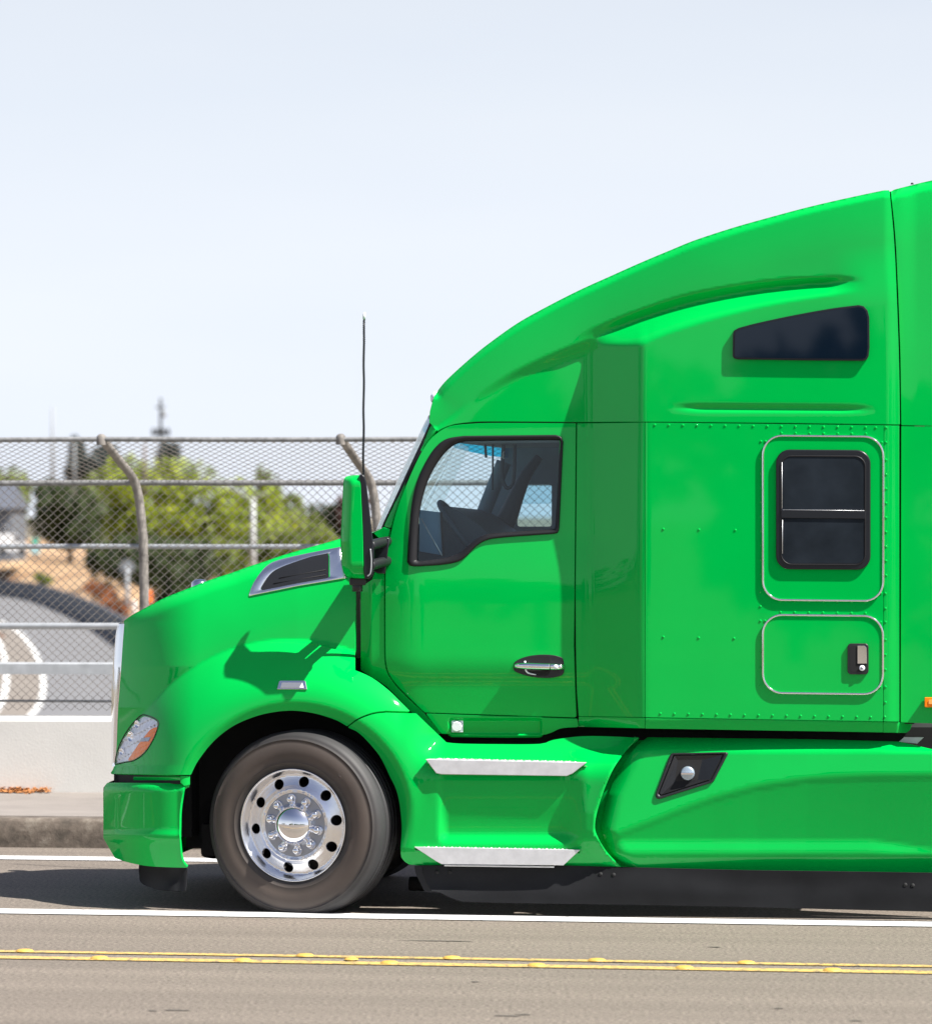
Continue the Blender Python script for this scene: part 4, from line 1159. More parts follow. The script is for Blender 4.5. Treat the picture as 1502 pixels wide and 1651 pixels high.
# ---- side extender behind the sleeper
EXT_TOP = cr([(1436.5, 308), (1441, 305.5), (1470, 298), (1502, 290.5), (1560, 280), (1640, 271), (1720, 268)], 10)
dE = distline(EXT_TOP)
def w_ext(x, y):
    w = -.035-.015*smooth(1440, 1480, x)*smooth(700, 300, y)
    d = dE(x, y)
    if d < 90: w -= .03*(1-d/90)**2
    if d < 16: w -= .10*(1-d/16)**2.2
    return w
def ext_poly(y0, y1):
    return None
a = Acc(); panel(a, dedup(EXT_TOP+dens([(1720, 268), (1720, 690)], 14, False)+dens([(1720, 690), (1453, 685)], 12, False)+cr([(1453, 684), (1452.3, 640), (1451, 560), (1444.5, 400), (1437, 318)], 10)), w_ext, 8, th=.03, mirror=True, norim=lambda x, y: dE(x, y) < 2)
crown_strip(a, EXT_TOP, w_ext, .012); ext = a.build('side_extender', G, T)
a = Acc(); panel(a, dedup(dens([(1453, 687.5), (1720, 692.5), (1720, 1171), (1452, 1164.5)], 12)), lambda x, y: -.035, 12, th=.03); exl = a.build('side_extender', G, T); a.mirrored().build('side_extender', G, T)
a = Acc(); plate(a, rrect(1490, 1124.5, 1530, 1140.5, 1.5, 3), .0, .03, .004); am = a.build('side_marker_lamp', M['amber'], exl)
a = Acc(); plate(a, rrect(1496.5, 1128.5, 1524, 1135.5, 1.5, 3), .0035, .003, .001); a.build('lamp_insert', pmat('pale_amber', (.95, .42, .10), .2, coat=.5), am)
a = Acc(); lathe(a, [(0, .010), (.006, .009), (.009, 0)], 8, 'z', P(1470, 297, -.5)); a.build('roof_rivet', M['dark'], ext)

# ---- hood with fender
WC = (473, 1326)
nose_x = lambda y: interp([(1000, 200), (1010, 199), (1036, 197), (1081, 194), (1142, 189.5), (1202, 187), (1233, 185), (1250, 179)], y)
def w_hood(x, y):
    r = hypot(x-WC[0], y-WC[1])
    side = -.235+.00022*(x-350)*smooth(573, 300, x)*0
    side -= .00013*max(0, 480-x)+.00036*max(0, 1075-y)
    d = dH(x, y); R = 120; tp = 0
    if d < R: tp = .085*(1-d/R)**2
    if d < 22: tp += .10*(1-d/22)**2.2
    # fender flare
    if r < 420:
        t = (r-196)/(304-196)
        if t > 0: fl = -.012-.285*(t**1.9)
        else: fl = -.012-.030*min(1.5, -t*6)**1.6
        # rear part of the fender is fuller
        k = .010
        m = max(side, fl); h = max(k-abs(side-fl), 0)/k
        w = m+h*h*k*.25
        if t <= 0: w = fl
    else: w = side
    nx = nose_x(y); dx = x-nx; RN = 125
    ns_ = .34*(1-max(0, dx)/RN)**2.2 if dx < RN else 0
    w -= ns_+tp*max(0, 1-ns_/.30)
    return w
hl = dedup(cr([(185.3, 1232), (188, 1216), (196.4, 1193.5), (210.7, 1170.7), (225, 1155.5), (231, 1152.8)], 5)+cr([(233, 1152.8), (247, 1157.5), (254, 1162.5)], 4)+cr([(255.4, 1166), (255, 1171), (247.7, 1191), (233.5, 1213.5), (216.4, 1226), (200, 1229.5), (187, 1232.6)], 5))
hood_out = dedup(HOOD_S+dens([(573.5, 864), (573, 956), (572, 1054), (572, 1079)], 9, False)+cr([(573, 1081), (598, 1092), (624, 1111), (645, 1131), (660, 1146)], 7)+dens([(659, 1146.5), (621, 1145.5)], 8, False)+cr([(619, 1146), (600, 1149), (577, 1158), (560, 1170.5)], 6)+cr([(559, 1171), (540.7, 1161), (507, 1150.5), (471, 1146), (437.7, 1149), (407, 1156.9), (374, 1172), (343.8, 1196), (319.6, 1226.5), (308.5, 1248)], 6)+dens([(307, 1249.5), (179, 1247.5)], 7, False)+cr([(179, 1246), (184.8, 1233), (187, 1202), (189.4, 1142), (194, 1081), (197, 1036), (199.5, 1006)], 8))
a = Acc(); panel(a, hood_out, w_hood, 4, mirror=True, th=.03, holes=[offs(hl, 1.5)], norim=lambda x, y: dH(x, y) < 2 or (x < 201 and y < 1240)); crown_strip(a, HOOD_S, w_hood, .012); hood = a.build('hood', G, T)
# hood vent
vb = dedup(cr([(400.5, 960.5), (404, 949), (412, 933.7), (429.4, 912.5), (449.8, 902.5), (490, 893), (520, 887), (548.7, 881.5)], 7)+cr([(550, 884), (553, 905), (559, 931)], 7)+dens([(558, 932.5), (480, 945.5), (402, 961.5)], 10, False))
vi = dedup(cr([(423.6, 948), (432, 934.5), (441, 924), (455.6, 916), (480, 907), (505, 899), (526.5, 894.5)], 7)+dens([(527.5, 897), (527.5, 929.5)], 9, False)+dens([(526, 930.5), (475, 939.5), (424.5, 949.5)], 10, False))
a = Acc(); ring(a, vb, vi, w_hood, .010, .02); vt = a.build('hood_vent', M['polish'], hood)
a = Acc(); panel(a, offs(vi, -2.5), lambda x, y: w_hood(x, y)+.004, 6, rim=False); a.build('vent_screen', M['black'], vt)
for k in range(2):
    a = Acc(); yy = 0
    tube(a, [P(441+k*9-0, 941-k*8.8+.0, w_hood(441+k*9, 941-k*8.8)+.004), P(525, 927-k*8.2, w_hood(525, 927-k*8.2)+.004)], .0035, 6); a.build('vent_slat', M['dark'], vt)
# fender marker lamp
fm = [(446.3, 1111.6), (449.8, 1098.5), (452, 1097.3), (490.5, 1097.3), (492.6, 1098.5), (495, 1111.6)]
w0 = w_hood(470, 1104)
a = Acc(); plate(a, fm, 0, .02, .003, wf=lambda x, y: w_hood(x, y)+.010); f_ = a.build('fender_marker_lamp', M['chrome'], hood, False)
a = Acc(); plate(a, [(452, 1109), (454.5, 1100.5), (487, 1100.5), (489.5, 1109)], 0, .004, .001, wf=lambda x, y: w_hood(x, y)+.0135); a.build('lamp_insert', M['white'], f_, False)
# headlight
a = Acc(); saw = lambda x, y, p, am: am*((((y-1150)+(x-185)*.5)/p) % 1.0)
a = Acc(); panel(a, hl, lambda x, y: w_hood(x, y)-.022+saw(x, y, 13, .022), 2.6, rim=False); hd = a.build('headlight', M['lampsilver'], hood); a.mirrored().build('headlight', M['lampsilver'], hood)
a = Acc(); tube(a, [P(x, y, w_hood(x, y)+.003) for x, y in hl], .0035, 6, closed=True); a.build('headlight_bezel', M['dark'], hd)
a = Acc(); panel(a, offs(hl, .8), lambda x, y: w_hood(x, y)+.014, 6, th=.012); a.build('headlight_lens', M['lens'], hd)
am_ = dedup(cr([(205, 1226), (216.4, 1208.5), (226, 1195), (233.5, 1185.5), (240.6, 1177)], 4)+[(246, 1173.5), (254.2, 1172)]+cr([(254, 1174.5), (247, 1191), (232.8, 1212.5), (216.2, 1224.6), (206.5, 1227)], 4))
a = Acc(); panel(a, offs(am_, .8), lambda x, y: w_hood(x, y)+.002+saw(x, y, 7, .007), 1.6); a.build('turn_signal', M['amber'], hd)
a = Acc(); plate(a, [(228, 1190), (243, 1188.5), (239, 1195.5), (226, 1196)], 0, .003, .0006, wf=lambda x, y: w_hood(x, y)+.0112); a.build('signal_reflector', M['hubgrey'], hd, False)
for (px, py, rr) in ((222, 1168, .022), (212, 1188, .030), (197, 1212, .02)):
    a = Acc(); lathe(a, [(0, .002), (rr*.5, -.004), (rr*.9, .004), (rr, .008), (rr*1.08, .004), (rr*1.1, -.01)], 20, 'y', (0, 0, 0))
    o = a.build('lamp_bowl', M['chrome'], hd); o.location = P(px, py, w_hood(px, py)+.004); o.rotation_euler = (0, 0, radians(-35))
# chrome grille surround and grille
gs = dedup(cr([(200.3, 1002), (192.6, 1009), (188, 1023.6), (184.8, 1051), (181.8, 1096), (180.9, 1142), (180.9, 1187), (181.8, 1233)], 6)+cr([(184.6, 1233), (186.5, 1202), (188.8, 1142), (193.4, 1081), (196.4, 1036), (199.3, 1006)], 8))
def wgs(x, y):
    return -.62-.06*smooth(200, 182, x)
a = Acc(); 
L = cr([(193, 1006), (188.6, 1020), (185.6, 1051), (182.6, 1096), (181.6, 1142), (181.6, 1187), (182.4, 1236)], 6)
pts = [P(x+9, y, -.60) for x, y in L]
vs = []; fs = []
for i, (x, y) in enumerate(L):
    xi = nose_x(y)+1
    pe = P(xi, y, w_hood(xi, y)); po = P(x-1, y, -.74)
    for k in range(7):
        t = k/6; vs.append((lerp(pe.x, po.x, sin(t*pi/2)), lerp(pe.y, po.y+.02, 1-cos(t*pi/2)), pe.z))
    vs.append((po.x+.05, po.y+.06, po.z))
for i in range(len(L)-1):
    for k in range(7): fs.append((i*8+k, i*8+k+1, (i+1)*8+k+1, (i+1)*8+k))
a.add(vs, fs)
gso = a.build('grille_surround', M['chrome'], T); a.mirrored().build('grille_surround', M['chrome'], T)
a = Acc(); vs = []; 
for x, y in L:
    p = P(x-1, y, -.74); vs += [(p.x+.045, p.y+.05, p.z), (p.x+.045, B_W-p.y-.05, p.z)]
a.add(vs, [(2*i, 2*i+1, 2*i+3, 2*i+2) for i in range(len(L)-1)]); gr = a.build('grille', M['dark'], T)
for k in range(9):
    y = 1030+k*24; p = P(interp([(1009, 189), (1096, 182.5), (1187, 181.6), (1236, 182.4)], y), y, -.74)
    a = Acc(); box(a, p.x+.012, p.y+.06, p.z-.008, p.x+.045, B_W-p.y-.06, p.z+.008); a.build('grille_bar', M['chrome'], gr, False)
a = Acc(); vs = []
p0 = P(200, 1001, -.60); p1 = P(193, 1005, -.74)
vs = [(p0.x, p0.y, p0.z), (p1.x, p1.y, p1.z), (p1.x, B_W-p1.y, p1.z), (p0.x, B_W-p0.y, p0.z), (p0.x+.02, p0.y, p0.z+.004), (p0.x+.02, B_W-p0.y, p0.z+.004)]
a.add(vs, [(0, 3, 2, 1), (4, 5, 3, 0)]); a.build('grille_cap', M['chrome'], gso, False)
# hood latch knob seen over the far edge
a = Acc(); lathe(a, [(0, .03), (.03, .026), (.05, .01), (.055, -.03)], 14, 'z'); o = a.build('hood_mirror', M['chrome'], hood); o.location = P(322, 941.5, -1.9); 

# ---- front bumper
bmp = dedup(cr([(172, 1263.5), (168.5, 1268), (166.8, 1276)], 3)+dens([(166.4, 1279), (166.6, 1350)], 8, False)+dens([(167.5, 1353), (184.5, 1382.5)], 7, False)+cr([(186, 1384), (210.6, 1391.8), (241, 1397), (280, 1399), (300.5, 1399.3)], 8)+cr([(301.5, 1398.5), (297, 1393.5), (291.5, 1382.5), (288.7, 1353.7), (288.6, 1330), (289.3, 1308), (292, 1288), (297.5, 1268), (304.5, 1264.5)], 6)+dens([(304, 1263), (173, 1262.6)], 8, False))
def w_bmp(x, y):
    w = -.03
    w -= .008*smooth(1276, 1270, y)+.03*smooth(1270, 1262, y)           # top chamfer
    w -= .0*smooth(1350, 1353, y)
    if y > 1353: w -= .0016*(y-1353)
    w += .012*math.exp(-((y-1348)/7)**2)
    if x > 282: w += .012*smooth(284, 296, x)
    dx = x-166; RN = 130
    if dx < RN: w -= .50*(1-max(0, dx)/RN)**2.6
    w -= .010*math.exp(-((x-190)/2.2)**2)*(1 if 1283 < y < 1340 else 0)
    return w
a = Acc(); panel(a, bmp, w_bmp, 4, mirror=True)
fr = dens([(166.8, 1270), (166.4, 1279), (166.6, 1350), (184.5, 1382.5), (241, 1397)], 8, False)
rows = []; vs = []
for x, y in [(172, 1263.5)]+fr:
    p = P(x, y, w_bmp(x, y)); q = Vector((p.x, B_W-p.y, p.z))
    for k in range(9):
        t = k/8; c = p.lerp(q, t); c.x -= .03*(4*t*(1-t))**.6*smooth(.3, .5, p.z); vs.append(c)
fs = [(i*9+k, (i+1)*9+k, (i+1)*9+k+1, i*9+k+1) for i in range(len(fr)) for k in range(8)]
a.add(vs, [tuple(reversed(f)) for f in fs]); bmo = a.build('front_bumper', G, T)
a = Acc(); panel(a, dens([(184, 1249), (306, 1251), (305.5, 1264), (184, 1263.5)], 5), lambda x, y: w_hood(max(x, 190), 1248)-.035-.0*x, 5); a.build('bumper_gap_trim', M['dark'], T)
a = Acc(); panel(a, dens([(215, 1253.5), (298, 1254.5), (298, 1261), (215, 1261)], 4), lambda x, y: w_hood(x, 1248)-.022-.0025*(y-1253), 4); a.build('bumper_gap_lip', G, T)
a = Acc(); panel(a, dedup(dens([(291, 1252), (306, 1252), (306, 1265), (297, 1267), (291, 1262)], 4)), lambda x, y: w_hood(x, 1248)-.010, 4); a.build('bumper_bracket', G, T)
# air dam flap
af = dedup(cr([(224, 1396), (223.6, 1404), (224.5, 1411), (225, 1418), (228, 1424), (240, 1430), (256, 1434.3), (280, 1436.3), (298, 1436.3)], 5)+cr([(299, 1434), (300.5, 1420), (301, 1403)], 6)+dens([(300, 1397), (226, 1394)], 8, False))
def w_af(x, y):
    return -.10-.25*(1-smooth(222, 290, x))**1.5-.02*sin((y-1395)*.08)+.025*smooth(286, 300, x)*smooth(1395, 1420, y)-.05*smooth(280, 287, x)*0
a = Acc(); panel(a, af, w_af, 4, th=.006); a.build('air_dam_flap', M['skirt'], bmo); a.mirrored().build('air_dam_flap', M['skirt'], bmo)

# ---- step fairing
sf = dedup(cr([(561.5, 1173.5), (572, 1165), (586, 1157.5), (604, 1151.5), (621, 1149.5)], 5)+dens([(622, 1149.2), (669, 1150.5)], 8, False)+dens([(671, 1151), (718, 1196)], 8, False)+cr([(719, 1197), (740, 1199), (800, 1200), (870, 1199.5), (892, 1193), (938, 1187.5), (990, 1188), (1030, 1190)], 9)+cr([(1028, 1193.7), (1016, 1203), (1001.7, 1220), (988, 1241), (977.4, 1264.7), (969, 1287), (962.4, 1309.6), (959.3, 1325), (959.5, 1339.6), (966, 1355), (977.4, 1373), (992, 1389), (1007, 1403.5)], 6)+dens([(1005, 1403.7), (906, 1401.5), (912, 1391), (700, 1389), (712, 1397), (697, 1397), (662, 1394.5)], 8, False)+cr([(659, 1394), (652, 1389), (647, 1381.8), (645.7, 1367)], 4)+cr([(646, 1362), (647.5, 1333), (644, 1296), (638, 1272), (628.8, 1253), (619, 1232), (607.4, 1213), (586, 1188.8), (574, 1179)], 6))
def sbox(x, y, x0, x1, y0, y1, fx, fy): return smooth(x0, x0+fx, x)*(1-smooth(x1-fx, x1, x))*smooth(y0, y0+fy, y)*(1-smooth(y1-fy, y1, y))
def w_step(x, y):
    r = hypot(x-WC[0], y-WC[1])
    # base: flares out towards the bottom, slopes in towards the top
    w = -.012-.16*(1-smooth(1180, 1262, y))**1.3*smooth(640, 720, x)
    # wheel arch lip on the left
    t = (r-196)/110
    if y < 1372:
        if t > 0: fl = -.012-.27*(min(2.2, t)**1.75)
        else: fl = -.012-.030*min(1.5, -t*6)**1.6
        if x < 700 and y < 1372:
            w = lerp(max(fl, w-.05) if False else fl, w, smooth(640, 700, x+max(0, y-1290)*.35))
    # wells above each step
    w -= .028*smooth(704, 724, x)*(1-smooth(900, 944, x))*smooth(1275, 1340, y)*(1-smooth(1343, 1364, y))
    w += .035*smooth(902, 948, x)*smooth(1205, 1235, y)*(1-smooth(1350, 1375, y))
    w -= .012*smooth(704, 716, x)*(1-smooth(908, 944, x))*smooth(1236, 1256, y)*(1-smooth(1343, 1364, y))
    # lower rim turned under
    if y > 1370: w -= .0016*(y-1370)*1.2
    # rounding at the right edge
    xr = interp([(1190, 1030), (1220, 1001), (1265, 977), (1310, 962), (1340, 959.5), (1373, 977), (1404, 1007)], y)
    d = xr-x
    if d < 40: w += .028*(1-d/40)**1.5
    if d < 5: w -= .015*(1-d/5)**2
    # rounded band at right of the well
    return w
a = Acc(); panel(a, sf, w_step, 5, th=.03); stf = a.build('step_fairing', G, T)
def stepb(name, pts, depth, ztop_extra, w):
    a = Acc()
    # front face plate
    plate(a, pts, w, .012, .003)
    # tread
    tl, tr = pts[0], pts[1]
    a0 = P(tl[0], tl[1], w-.004); b0 = P(tr[0], tr[1], w-.004)
    a1 = a0+Vector((.02, depth, 0)); b1 = b0+Vector((-.02, depth, 0))
    dz = Vector((0, 0, -.02))
    a.add([a0, b0, b1, a1, a0+dz, b0+dz, b1+dz, a1+dz], [(0, 1, 2, 3), (7, 6, 5, 4), (3, 2, 6, 7)])
    o = a.build(name, M['brushed'], T, False)
    t = Acc(); n = int((b0.x-a0.x-.1)/.022); rows = int(depth/.022)
    for j in range(rows):
        for i in range(n):
            c = a0.lerp(b0, (i+.5+.5*(j % 2)+2)/(n+5))+Vector((0, .014+j*.022, 0)); s_ = 1 if (i+j) % 2 else -1
            dx, dy = .008, .004*s_
            t.add([c+Vector((-dx, -dy, 0)), c+Vector((.002, -.0035, .0)), c+Vector((dx, dy, 0)), c+Vector((-.002, .0035, 0)), c+Vector((0, 0, .0045))], [(0, 1, 4), (1, 2, 4), (2, 3, 4), (3, 0, 4)])
    q = t.build('tread_pattern', M['brushed'], o, False); q['kind'] = 'stuff'
    return o
us = stepb('upper_step', [(686, 1224.5), (945.5, 1229.8), (923, 1247.3), (913.5, 1251.5), (711.5, 1248.7), (703, 1247)], .13, 0, .015)
ls = stepb('lower_step', [(667.5, 1365.8), (935, 1370.5), (908, 1395.6), (711.5, 1393.5), (703, 1389)], .13, 0, .012)
a = Acc(); plate(a, [(716, 1394.5), (893, 1396.8), (893, 1399.5), (716, 1397)], -.005, .02, .002); a.build('step_bracket', M['brushed'], ls, False)

# ---- tank fairing
tf = dedup(cr([(1043, 1189.5), (1026, 1203), (1008, 1227), (992, 1252), (981, 1281), (973, 1310), (970, 1338), (976, 1357), (986, 1375), (1000, 1391), (1017, 1404)], 7)+dens([(1019, 1404.5), (1200, 1409), (1502, 1413.5), (1760, 1418)], 14, False)+dens([(1760, 1418), (1760, 1222), (1502, 1208), (1450, 1196), (1300, 1192), (1045, 1189)], 14, False))
YB = [(960, 1352), (985, 1343), (1050, 1318), (1100, 1298), (1150, 1280), (1220, 1261), (1300, 1249), (1400, 1244), (1502, 1243), (1760, 1243)]
def w_tank(x, y):
    yb = interp(YB, x); w = -.012
    ytop = 1213+max(0, x-1420)*.05
    if y < ytop: w -= .10*((ytop-y)/26)**1.4
    w -= .00042*max(0, yb-y)                       # leans inward to the top -> lit
    if y > yb:
        w -= .00062*(y-yb)*smooth(yb, yb+16, y)
    sfade = 1-.75*smooth(1400, 1520, x)
    w += lerp(.021, .006, smooth(1400, 1530, x))*smooth(1352+max(0, x-1400)*.14, 1377+max(0, x-1400)*.03, y)
    if y > 1380: w -= .0011*(y-1380)
    if y > 1398: w += .006*smooth(1400, 1409, y)
    xl = interp([(1189, 1043), (1227, 1008), (1281, 981), (1338, 970), (1375, 986), (1404, 1017)], y)
    d = x-xl
    if d < 26: w -= .035*(1-d/26)**2.2
    return w
a = Acc(); panel(a, tf, w_tank, 6, th=.03); tfo = a.build('tank_fairing', G, T)
fc = [(1084, 1214.5), (1170, 1212.8), (1173.8, 1214.5), (1172, 1219), (1151, 1259), (1148, 1262), (1064, 1288.5), (1058.5, 1288), (1056, 1283.5), (1057, 1278), (1079, 1219), (1081, 1216)]
fi = [(1087, 1219), (1164, 1217.5), (1144, 1257), (1066, 1281.5), (1063, 1279)]
a = Acc(); ring(a, dens(fc, 8), fi, w_tank, .014, .02); fco = a.build('filler_frame', M['black'], tfo)
# recess: box-shaped pocket standing as darker facets just proud of the skin
def facet(pts, name, mat, hs):
    a = Acc(); v = [P(x, y, w_tank(x, y)+h_) for (x, y), h_ in zip(pts, hs)]
    a.add(v, [tuple(range(len(pts)))[::-1]]); return a.build(name, mat, fco, False)
a = Acc(); panel(a, offs(fi, -3), lambda x, y: w_tank(x, y)+.0015, 12, rim=False); a.build('recess_lining', M['dark'], fco)
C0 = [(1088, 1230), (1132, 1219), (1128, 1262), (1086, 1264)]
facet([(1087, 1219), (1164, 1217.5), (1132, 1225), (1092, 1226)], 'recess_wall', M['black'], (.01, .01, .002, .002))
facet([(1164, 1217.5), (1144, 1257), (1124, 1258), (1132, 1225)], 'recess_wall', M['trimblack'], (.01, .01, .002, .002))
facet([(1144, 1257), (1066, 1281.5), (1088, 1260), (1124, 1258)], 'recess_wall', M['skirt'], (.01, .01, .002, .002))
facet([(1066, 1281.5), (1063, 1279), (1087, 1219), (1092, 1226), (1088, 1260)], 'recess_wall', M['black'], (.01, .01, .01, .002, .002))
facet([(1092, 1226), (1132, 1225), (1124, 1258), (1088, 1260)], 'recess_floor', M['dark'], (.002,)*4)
c0 = P(1108.4, 1247, w_tank(1108, 1247)+.004)
a = Acc(); lathe(a, [(0, .02), (.030, .02), (.036, .016), (.038, .008), (.038, -.01)], 24, 'y', c0); cap = a.build('filler_cap', pmat('cap_blue_grey', (.42, .52, .60), .35, metal=.6), fco)
a = Acc(); box(a, c0.x-.034, c0.y-.032, c0.z-.006, c0.x+.034, c0.y-.018, c0.z+.006, .002); a.build('cap_grip', M['chrome'], cap, False)

# ---- skirt
sk = dedup([(681, 1396), (681.5, 1402), (683, 1408), (688, 1424), (696, 1436.7), (707.8, 1438.5), (727.8, 1448), (743.8, 1453.5)]+dens([(800, 1455.4), (1150, 1461), (1502, 1470), (1760, 1476)], 14, False)+dens([(1760, 1410), (1502, 1408), (1200, 1404), (900, 1396)], 14, False))
def w_skirt(x, y):
    return -.06+.045+.02*noise.noise(Vector((x*.006, y*.02, 3)))+.015*smooth(1425, 1460, y)*noise.noise(Vector((x*.004, 0, 7)))*2-.0006*max(0, 1440-y)
a = Acc(); panel(a, sk, w_skirt, 8, th=.008); sko = a.build('side_skirt', M['skirt'], T)
a = Acc(); panel(a, dens([(668.5, 1397), (670, 1408), (684.6, 1437.5), (697, 1438.5), (688, 1424), (680.5, 1405), (680, 1396)], 5), lambda x, y: -.05, 6, th=.006); a.build('skirt_flap', M['trimblack'], sko)
for (x, y) in ((705, 1406), (725, 1406), (1471-0, 1428), (968, 1410), (989, 1411), (1459, 1427)):
    a = Acc(); lathe(a, [(0, .008), (.009, .006), (.012, 0)], 10, 'y', P(x, y, w_skirt(x, y))); a.build('bolt', M['dark'], sko)

# ---- hidden mass: shells, chassis, arch liner, axle
a = Acc()
sh_top = cr([(705, 700), (760, 690), (930, 688)], 10)
shell = dedup([(700, 705), (760, 690), (1445, 690), (1445, 1160), (712, 1160), (630, 1088), (624, 1050), (624, 940), (630, 866), (655, 790)])
panel(a, dens(shell, 16), lambda x, y: w_side(x, y)-.045, 30, holes=[dens(offs(win_out, 3), 14)], rim=False)
a.build('cab_shell', M['dark'], T)
a = Acc(); panel(a, dens([(584, 950), (625, 870), (640, 1110), (705, 1178), (690, 1182), (600, 1108), (584, 1085)], 14), lambda x, y: w_cab(x, y)-.06, 30, rim=False); a.build('cowl_shell', M['dark'], T)
# far side of the cab: wall with a window opening, seen through the near window
YF = B_W-.17
def farp(px, py):                  # pixel on the far plane
    return P(px, py, -YF)
def farpanel(name, out, holes, mat, w=-YF, parent=T):
    a = Acc(); bm = fill2(out, holes, 40); vs = [P(v.co.x, v.co.y, w) for v in bm.verts]
    for i, v in enumerate(bm.verts): v.index = i
    a.add(vs, [tuple(v.index for v in f.verts) for f in bm.faces]); bm.free(); return a.build(name, mat, parent, False)
inside = empty('cab_interior', (0, 0, 0)); inside.parent = T; 
for k_ in ('label',): pass
fw_out = [(735, 700), (1440, 700), (1440, 1150), (730, 1150), (775, 862), (806, 742)]
fw_open = rrect(834, 781, 889, 849, 4, 3)
farpanel('far_cab_wall', [(770, 868), (800, 775), (812, 744), (812, 715), (1500, 715), (1500, 1130), (770, 1130)], [fw_open], M['inside'])
a = Acc(); panel(a, offs(fw_open, -2), -YF+.0-.01, 30, rim=False); a.build('far_window', M['glass'], T)
farpanel('tinted_strip', [(732, 712), (822, 712), (819, 738), (790, 735), (760, 729), (732, 722)], [], M['tint'], -YF+.05)
farpanel('far_window_shade', [(834, 781), (889, 781), (889, 812), (834, 813)], [], M['glass'], -YF+.03)
# grab curve trim on far pillar
a = Acc(); tube(a, cr([P(790, 870, -2.1), P(815, 840, -2.1), P(832, 800, -2.1), P(848, 765, -2.12), P(869, 737, -2.15)], .05), .05, 10, rf=lambda t: .075-.05*t); a.build('seat_belt_trim', M['insidedk'], inside)
a = Acc(); tube(a, cr([P(766, 862, -2.0), P(790, 800, -2.0), P(812, 745, -2.0)], .05), .045, 10); a.build('pillar_trim', M['inside'], inside)
# steering wheel
c0 = P(745, 858, -.72)
a = Acc(); N = 28
ring_pts = []
ax = Vector((-.80, 0, -.60)).normalized(); e1 = Vector((.60, 0, -.80)).normalized(); e2 = Vector((0, 1, 0))
for i in range(N):
    an = 2*pi*i/N; ring_pts.append(c0+e1*.21*cos(an)+e2*.21*sin(an))
tube(a, ring_pts, .017, 8, closed=True)
for an in (0, 2.2, 4.1): tube(a, [c0, c0+e1*.2*cos(an)+e2*.2*sin(an)], .014, 6)
tube(a, [c0, c0+ax*.35], .03, 8); stw = a.build('steering_wheel', M['insidedk'], inside)
# dash (dark wedge at lower left of the window)
a = Acc()
dsh = dedup(cr([(640, 842), (700, 846), (713, 826), (716, 816), (735, 822), (760, 838), (787, 862), (800, 905)], 8)+[(800, 1000), (640, 1000)])
bm = fill2(dsh, [], 30)
for w1 in (-.75,): pass
pf = [P(x, y, -.62) for x, y in dsh]; n = len(pf); pb = [Vector((p.x, B_W-.35, p.z-.02)) for p in pf]
a.add(pf+pb, [tuple(range(n))]+[(i, (i+1) % n, (i+1) % n+n, i+n) for i in range(n)]); bm.free()
a.build('dashboard', M['insidedk'], inside, False)
# headliner strip, hanging cords
a = Acc(); vs = [P(730, 712, -.3), P(930, 704, -.3)]; box(a, P(735, 712, -.3).x, .3, P(735, 705, -.3).z-.03, P(1400, 705, -.3).x, 2.2, P(735, 705, -.3).z+.02); a.build('headliner', M['inside'], inside, False)
a = Acc(); tube(a, [P(794.5, 712, -.9), P(794, 790, -.9)], .006, 6); a.build('cord', M['insidedk'], inside)
a = Acc(); tube(a, [P(781.5, 712, -.9), P(783.5, 738, -.9)], .008, 6); a.build('cord', M['insidedk'], inside)
a = Acc(); tube(a, cr([P(812, 712, -.9), P(809, 760, -.9), P(812, 780, -.9), P(818, 787, -.9), P(826, 780, -.9), P(829, 755, -.9), P(830, 712, -.9)], .03), .011, 8); a.build('cord', M['insidedk'], inside)
a = Acc(); tube(a, [P(811+1.6*sin(i*1.7), 728+i*.9, -.88) for i in range(14)], .004, 5); a.build('cord', M['white'], inside)
# quarter pane divider and mounting plate at the lower front of the window
a = Acc(); plate(a, [(676, 822), (711, 826), (715, 896), (676, 889)], -.42, .01, .002); a.build('kick_panel', pmat('slate_blue', (.16, .30, .42), .4), inside, False)
a = Acc(); plate(a, [(709, 826), (713, 826), (717, 897), (713, 897)], -.40, .01, .001); a.build('panel_edge', M['dark'], inside, False)
a = Acc(); tube(a, [P(679, 836, -.35), P(712, 896, -.35)], .004, 6); a.build('cord', M['galv'], inside)
# floor, rear wall and roof liner so light does not leak
def slab(name, x0, y0, z0, x1, y1, z1, mat=M['dark'], parent=T):
    a = Acc(); box(a, x0, y0, z0, x1, y1, z1); return a.build(name, mat, parent, False)
zc = lambda py: P(900, py, -.3).z
xx = lambda px, w=-.3: P(px, 1000, w).x
slab('cab_floor', xx(620), .36, zc(1150), xx(1446), B_W-.24, zc(1120))
slab('sleeper_bulkhead', xx(925), .42, zc(1120), xx(940), B_W-.24, zc(700), M['inside'])
slab('seat_back', xx(893), .5, zc(1050), xx(925), 1.0, zc(790), M['insidedk'], inside)
slab('chassis_frame', xx(640), .7, .32, xx(1800), B_W-.7, 1.02)
slab('engine_block', xx(240), .72, .42, xx(640), B_W-.72, 1.25)
slab('front_crossmember', xx(215), .45, .38, xx(300), B_W-.45, .95)
slab('sleeper_back_wall', xx(1430), .10, zc(1160), xx(1475), B_W-.1, zc(340))
a = Acc(); tube(a, [P(x, y, w_cab(x, y)-.05) for x, y in cr([(697, 684), (706, 695), (718, 689), (732, 684), (760, 681.5), (800, 680.5), (928, 681)], 8)], .024, 8); a.build('gap_backing', M['rubber'], T)  # black tubes added behind the door seams to stop light leaking through
